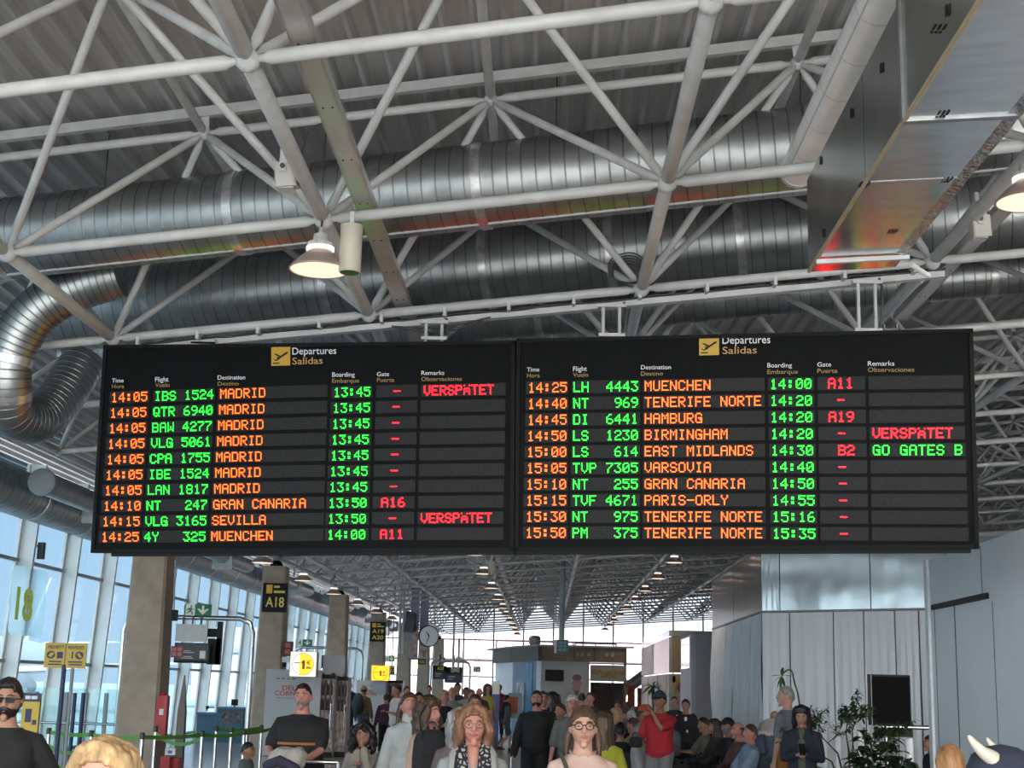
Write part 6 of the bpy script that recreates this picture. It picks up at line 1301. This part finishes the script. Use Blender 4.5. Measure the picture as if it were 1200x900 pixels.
for k, (Mx, Y) in enumerate(seats):
    o = Mx@V((0, .02, 0)); a = Mx.to_euler().z; lb = 'black waiting seat with steel armrests under a seated traveller'
    if Q0 is None:
        Q0 = make_seat((0, 0, 0), lb); Q0.location = o; Q0.rotation_euler = (0, 0, a); r = Q0
    else: r = dup(Q0, o, lb, a)
    r['group'] = 'occupied waiting seats'

# ------------------------------------------------------------------ things carried and pushed
def soft_bag(nm, c, d, lab, m, cat='bag', rot=0, strap=None, tilt=0, pocket=None):
    c = V(c); t = thing(nm, lab, cat, c); Rm = Matrix.Rotation(rot, 3, 'Z')@Matrix.Rotation(tilt, 3, 'X'); ax = (Rm@V((1, 0, 0)), Rm@V((0, 1, 0)), Rm@V((0, 0, 1))); rings = []
    for f, k in ((-.5, .55), (-.47, .82), (-.38, .98), (0, 1.0), (.30, .94), (.42, .80), (.49, .5), (.5, .25)):
        rings.append([c+ax[2]*(d[2]*f)+ax[0]*(d[0]/2*k*math.copysign(abs(math.cos(q))**.6, math.cos(q)))+ax[1]*(d[1]/2*k*math.copysign(abs(math.sin(q))**.6, math.sin(q))) for q in [6.28318*i/24 for i in range(24)]])
    make('body', MB().loft(rings), m, t, 'all'); pk = MB(); pk.loft([[p_*.0+c+ax[1]*(-d[1]*.44)+ax[2]*(d[2]*(f-.12))+ax[0]*(d[0]*.36*k*math.cos(q))+ax[1]*(-d[1]*.14*k*math.sin(q)) for q in [6.28318*i/16 for i in range(16)] for p_ in (c,)] for f, k in ((-.26, .6), (-.22, .95), (.1, 1), (.16, .9), (.18, .4))]); make('pocket', pk, pocket or m, t, 'all')
    h = MB(); h.tube(smooth_path([c+ax[2]*d[2]*.48-ax[0]*.05, c+ax[2]*(d[2]*.5+.05)-ax[0]*.03, c+ax[2]*(d[2]*.5+.05)+ax[0]*.03, c+ax[2]*d[2]*.48+ax[0]*.05], 4), .012, 8); make('handle', h, M_dark, t)
    if strap: make('strap', MB().tube(smooth_path([V(p) for p in strap], 6), .02, 8, True, .4), m, t, 'all')
    return t
q = at(504, 889, 11.9); soft_bag('backpack', q, (.29, .20, .46), 'black backpack with a brown strap between the grey sweater and the auburn hair', cloth((.014, .014, .018)), 'backpack', rad(15), [q+V((-.06, -.10, .16)), q+V((-.09, -.08, .32)), q+V((-.05, .02, .42))])
Mx = pp_['Mx']; sc_ = pp_['s']
q = Mx@V((.06*sc_, -.27*sc_, 1.19*sc_)); t = soft_bag('shoulder_bag', q, (.19, .10, .14), 'dark bag with yellow front hanging on the pink sweater', mat('bag_dark', (.015, .018, .015), .6), 'bag', 0, None, 0, cloth((.55, .46, .10)))
make('shoulder_strap', MB().tube(smooth_path([Mx@(V(p_)*sc_) for p_ in ((-.135, .05, 1.425), (-.125, -.06, 1.40), (-.10, -.135, 1.34), (-.06, -.17, 1.27), (.0, -.215, 1.22))], 6), .026, 10, True, .35), cloth((.06, .075, .045)), t, 'all')
# luggage trolley with bundle before the heavy man
q = at(344, 880, 13.3); t = thing('luggage_trolley', 'luggage trolley pushed by the heavy man in black tee', 'trolley', (q.x+.15, 13.4, 0)); x = q.x+.13
fr = MB()
for g in (-1, 1): fr.tube([(x+.24*g, 13.60, 1.02), (x+.24*g, 13.52, .5), (x+.24*g, 13.5, .16), (x+.2*g, 12.8, .12)], .016, 8)
fr.tube([(x-.24, 13.60, 1.02), (x+.24, 13.60, 1.02)], .018, 10); make('frame', fr, M_chrome, t, True); make('deck', MB().box((x, 13.15, .17), (.46, .72, .02)), M_grey, t)
for a, b in ((-.2, 13.45), (.2, 13.45), (0, 12.85)): make('wheel', MB().lathe([(.01, -.02), (.075, -.02), (.075, .02), (.01, .02)], (x+a, b, .077), 16, (V((0, 1, 0)), V((0, 0, 1)), V((1, 0, 0)))), M_dark, t, True)
t = soft_bag('suitcase', (x, 13.15, .41), (.46, .30, .44), 'dark suitcase on the trolley of the heavy man', cloth((.03, .03, .035)), 'suitcase')
soft_bag('travel_bag', (q.x+.02, 13.15, .775), (.42, .28, .29), 'dark soft bag on top of the suitcase on the trolley', cloth((.025, .025, .04)))
t = thing('bundled_jacket', 'pale crumpled jacket lying on top of the trolley luggage', 'jacket', (q.x, 13.2, .7)); m = MB(); r_ = random.Random(4); c = at(337, 899, 13.1)
for k in range(9): a = k*.7; p0 = c+V((.13*math.cos(a)-.02, .09*math.sin(a), .02+.03*r_.random())); m.capsule([p0, p0+V((.07*r_.random(), .05, .07)), c+V((.10*math.cos(a+1), .05, .10+.04*r_.random()))], [.05, .06, .05], 8)
o = remesh('cloth', m, .012, cloth((.42, .39, .35)), None, Matrix.Identity(4), 3); o.parent = t; o.location = -V(wloc(t)); m = MB(); m.capsule([c+V((-.16, -.12, .02)), c+V((-.05, -.15, .06)), c+V((.1, -.15, .0))], [.045, .05, .04], 8); make('dark_sleeve', m, cloth((.035, .03, .06)), t, 'all')
# phone of the navy jacket, bag of the red shirt, trolley of the bald man
q = (pn_['hand'][1]+pn_['hand'][-1])/2+V((0, -.05, .05)); t = thing('phone', 'dark phone held by the person in navy jacket', 'phone', q); make('body', MB().bevbox(q, (.075, .012, .15), .004, (V((1, 0, 0)), V((0, .8, -.6)), V((0, .6, .8)))), M_black, t); make('screen', MB().box(q+V((0, .006, .005)), (.065, .002, .13), (V((1, 0, 0)), V((0, .8, -.6)), V((0, .6, .8)))), mat('phone_screen', (.02, .02, .03), .1), t)
q = pr['hand'][-1]+V((0, -.05, -.04)); soft_bag('pouch', q, (.18, .08, .14), 'small black pouch held by the man in red shirt', cloth((.015, .015, .017)), 'bag', rad(-20))
q = at(612, 862, 21.2); t = thing('hand_trolley', 'light trolley with a bag beside the bald man in black', 'trolley', (q.x, 21.2, 0)); fr = MB(); fr.tube([(q.x-.15, 21.2, .08), (q.x-.15, 21.2, .98), (q.x+.15, 21.2, .98), (q.x+.15, 21.2, .08)], .013, 8); fr.tube([(q.x-.15, 21.2, .5), (q.x+.15, 21.2, .5)], .01, 8); make('frame', fr, M_chrome, t, True); make('base_plate', MB().box((q.x, 21.05, .1), (.34, .32, .02)), M_grey, t)
for g in (-1, 1): make('wheel', MB().lathe([(.01, -.015), (.07, -.015), (.07, .015), (.01, .015)], (q.x+.17*g, 21.22, .072), 14, (V((0, 1, 0)), V((0, 0, 1)), V((1, 0, 0)))), M_dark, t, True)
soft_bag('travel_bag', (q.x, 21.02, .30), (.34, .24, .36), 'pale travel bag on the trolley beside the bald man', cloth((.26, .24, .23)), 'bag')
for px, py, Y, d, lab, col in ((786, 872, 24, (.34, .26, .70), 'dark suitcase standing right of the man in red shirt', (.02, .02, .022)), (799, 874, 23.2, (.36, .26, .62), 'black suitcase in front of the white wall block', (.025, .027, .025)), (783, 846, 25.5, (.34, .24, .42), 'grey backpack on top of the dark suitcase', (.10, .10, .11)), (731, 892, 19.6, (.5, .3, .44), 'olive bag on the floor right of the pink sweater', (.10, .11, .05)), (815, 884, 20.4, (.3, .24, .4), 'red bag at the feet of the first seated man', (.25, .02, .03))):
    q = at(px, py, Y); z = d[2]/2 if 'backpack' not in lab else .70+d[2]/2
    if 'backpack' in lab: q = at(786, 872, 24)
    soft_bag('backpack' if 'backpack' in lab else ('suitcase' if 'suitcase' in lab else 'travel_bag'), (q.x, q.y, z), d, lab, cloth(col), 'backpack' if 'backpack' in lab else ('suitcase' if 'suitcase' in lab else 'bag'))
# blue cleaning stand and poles left of the kiosk
q = at(581, 812, 46); t = thing('poster_stand', 'blue and white poster stand left of the kiosk', 'stand', (q.x, 46, 0)); p = rectz(577.5, 798, 584.5, 842, 46); p[2].z = p[3].z = .05; make('panel', quadbox(p, .1)[0], mat('stand_blue', (.04, .12, .34), .5), t); make('white_top', patch(MB(), p, 0, 0, 1, .22, .006), M_wht, t); make('foot', MB().box(((p[0].x+p[1].x)/2, 46.05, .025), (.3, .4, .05)), M_dark, t)
p = rectz(595.5, 815, 607, 834, 47.5); t = thing('orange_poster', 'orange and pale blue poster on the kiosk\'s left wall', 'poster', (p[0]+p[2])/2); p = rectz(596, 812, 622, 842, 52.2); make('pale_sheet', quadbox(p, .04)[0], mat('poster_paleblue', (.34, .46, .48), .5), t); make('orange_panel', patch(MB(), p, .05, .15, .42, .8, .01), mat('poster_orange', (.55, .10, .03), .5), t); make('foot', MB().box(((p[0].x+p[1].x)/2, 52.25, p[3].z/2), (.1, .04, p[3].z)), M_dark, t)

# ------------------------------------------------------------------ right foreground: screen, posts, plants
q = at(1043, 820, 19.5); p = rectz(1018, 790, 1068.5, 851, 19.5); t = thing('display_screen', 'black portrait display screen in front of the pale metal sheets', 'screen', ((p[0].x+p[1].x)/2, 19.55, 0)); make('case', quadbox(p, .10)[0], M_black, t); make('screen', patch(MB(), p, .07, .04, .97, .96), mat('screen_off', (.005, .005, .006), .6, spec=.04), t); make('bezel_edge', patch(MB(), p, .045, 0, .06, 1, .008), M_grey, t)
p2 = rectz(1030, 853, 1070, 864, 19.45); make('lower_box', quadbox(p2, .2)[0], M_black, t); make('stand', MB().box(((p[0].x+p[1].x)/2, 19.62, .6), (.12, .06, 1.2)).box(((p[0].x+p[1].x)/2, 19.62, .02), (.5, .4, .04)), M_dark, t)
a, b = at(1034, 851.5, 19.2), at(1087, 852.5, 19.2); t = thing('chrome_rail', 'horizontal chrome rail in front of the black display screen', 'rail', (a.x, 19.2, 0)); make('rail', MB().tube([a, V((b.x+.3, 19.2, a.z))], .028, 12), M_chrome, t, True); make('upright', MB().tube([(a.x+.05, 19.2, .02), (a.x+.05, 19.2, a.z)], .022, 10), M_chrome, t, True)
for (x0, x1, yt, Y, lab) in ((962, 971.5, 852.5, 18.9, 'white round post left of the ficus plant'), (977, 986.5, 863, 19.6, 'second white round post behind the ficus plant'), (1004, 1013, 856.5, 19.4, 'white round post behind the big-leaved plant'), (1059.5, 1071, 865, 18.9, 'white round post under the black display screen')):
    p = rectz(x0, yt, x1, 890, Y); r = (p[1].x-p[0].x)/2; t = thing('white_post', lab, 'post', (p[0].x+r, Y, 0)); make('shaft', MB().lathe([(r, .04), (r, p[0].z-.01), (r*.9, p[0].z), (.01, p[0].z)], (p[0].x+r, Y, 0), 20), mat('post_paint', (.88, .89, .90), .4), t, True); make('base', MB().lathe([(r*1.4, 0), (r*1.4, .03), (r, .045)], (p[0].x+r, Y, 0), 20), M_grey, t, True)
M_leaf = mat('leaf_green', (.035, .075, .025), .45, 0, .4, 12); M_leafd = mat('leaf_dark', (.022, .05, .02), .35, 0, .35, 8); M_wood = mat('plant_stem', (.10, .075, .05), .8, 0, .2, 20)
def leaf(mb, base, d, L, W, droop=.3):
    d = V(d).normalized(); sd = d.cross(V((0, 0, 1))); sd = sd.normalized() if sd.length > .01 else V((1, 0, 0)); nrm = sd.cross(d); rows = []
    for f, w_ in ((0, .06), (.25, .8), (.5, 1), (.75, .72), (1, .04)): c = base+d*(L*f)-V((0, 0, 1))*(droop*L*f*f); rows.append((c-sd*W*w_/2+nrm*.12*W*w_, c, c+sd*W*w_/2+nrm*.12*W*w_))
    k = len(mb.v); 
    for r in rows: mb.v += list(r)
    for i in range(4):
        for j in range(2): mb.f.append((k+i*3+j, k+i*3+j+1, k+(i+1)*3+j+1, k+(i+1)*3+j))
def pot(t, c, r, h, m): make('pot', MB().lathe([(r*.75, .0), (r*.8, .02), (r, h-.04), (r*1.05, h-.04), (r*1.05, h), (r*.92, h), (r*.9, h-.05), (.01, h-.05)], c, 24), m, t, True)
q = at(998, 850, 18.2); c = V((q.x, 18.2, 0)); t = thing('ficus_plant', 'airy small-leaved ficus plant left of the black display screen', 'plant', c); pot(t, c, .22, .42, mat('pot_dark', (.03, .03, .032), .5)); st = MB(); lf = MB(); r_ = random.Random(21)
def twig(p0, d, L, r, depth):
    p1 = p0+V(d).normalized()*L*.5+V((r_.uniform(-.03, .03), r_.uniform(-.03, .03), .0)); p2 = p1+(V(d)+V((r_.uniform(-.25, .25), r_.uniform(-.25, .25), .1))).normalized()*L*.5; st.tube([p0, p1, p2], [r, r*.8, r*.6], 6)
    if depth == 0:
        for k in range(11):
            b_ = p0.lerp(p2, .15+.085*k) if k < 10 else p2; leaf(lf, b_, (r_.uniform(-1, 1), r_.uniform(-1, 1), r_.uniform(-.5, .5)), r_.uniform(.055, .085), r_.uniform(.028, .04))
    else:
        for k in range(4): twig(p1.lerp(p2, r_.uniform(0, 1)), V(d)+V((r_.uniform(-.9, .9), r_.uniform(-.7, .7), r_.uniform(-.25, .5))), L*r_.uniform(.6, .8), r*.6, depth-1)
for tx, tz, x0 in ((-.75, .72, -.05), (.05, .98, .02), (.35, .8, .03), (-.15, .95, -.02), (-.95, .58, -.06), (.55, .66, .03), (-.5, .85, -.03)):
    p0 = c+V((x0, 0, .40)); p1 = c+V((tx*.35, r_.uniform(-.05, .05), .40+tz*.75)); st.tube([p0, p1], [.016, .011], 6); twig(p1, (tx*1.1, r_.uniform(-.2, .2), .45), .36, .010, 2)
make('stem', st, M_wood, t, 'all'); make('foliage', lf, M_leaf, t, 'all', 'stuff')
q = at(1031, 880, 17.4); c = V((q.x, 17.4, 0)); t = thing('rubber_plant', 'bushy big-leaved plant in front of the white posts', 'plant', c); pot(t, c, .24, .40, mat('pot_dark', (.03, .03, .032), .5)); st = MB(); lf = MB(); r_ = random.Random(8)
for k in range(9):
    a = k*.7; p0 = c+V((.08*math.cos(a), .08*math.sin(a), .36)); p1 = c+V((.30*math.cos(a), .2*math.sin(a), 1.02+.09*(k % 4))); st.tube([p0, p0.lerp(p1, .5)+V((0, 0, .08)), p1], [.014, .012, .008], 6)
    for f in range(20): leaf(lf, p0.lerp(p1, .30+.037*f), (math.cos(f*2.4+k)+.5*math.cos(a), math.sin(f*2.4+k)+.5*math.sin(a), r_.uniform(-.1, .7)), r_.uniform(.17, .26), r_.uniform(.10, .14), .5)
make('stem', st, M_wood, t, 'all'); make('foliage', lf, M_leafd, t, 'all', 'stuff')
q = at(940, 830, 20.6); c = V((q.x+.1, 20.6, 0)); t = thing('tall_stem_plant', 'single bent bare stem with a small leaf tuft above the tall man', 'plant', c); pot(t, c, .17, .36, mat('pot_dark', (.03, .03, .032), .5)); st = MB(); lf = MB(); P_ = [c+V((0, 0, .3))]+[at(x_, y_, 20.6) for x_, y_ in ((937, 826), (931, 800), (928, 787), (924, 785), (919, 788), (916, 792))]; st.tube(smooth_path(P_, 6), .012, 7)
for dx_, dz_ in ((-.4, -1), (.3, -1), (-.8, .1), (.1, .5), (.6, .1), (-.1, -1.2), (-.9, -.6)): leaf(lf, P_[-1], (dx_, .2, dz_), .17, .055, .2)
make('stem', st, M_wood, t, 'all'); make('foliage', lf, M_leaf, t, 'all', 'stuff')
q = at(765, 812, 40); c = V((q.x, 40, 0)); t = thing('dracaena_plant', 'spiky potted palm behind the man in red shirt', 'plant', c); pot(t, c, .26, .5, mat('pot_pale', (.3, .28, .26), .6)); st = MB(); lf = MB(); zt = at(765, 804, 40).z
st.tube([c+V((0, 0, .44)), c+V((.02, 0, 1.1)), V((c.x, 40, zt))], [.04, .035, .03], 8)
for k in range(34): a = k*2.4; leaf(lf, V((c.x, 40, zt-.1*r_.random())), (math.cos(a), math.sin(a), r_.uniform(-.2, 1.1)), r_.uniform(.35, .5), .055, .5)
make('stem', st, M_wood, t, 'all'); make('foliage', lf, M_leaf, t, 'all', 'stuff')
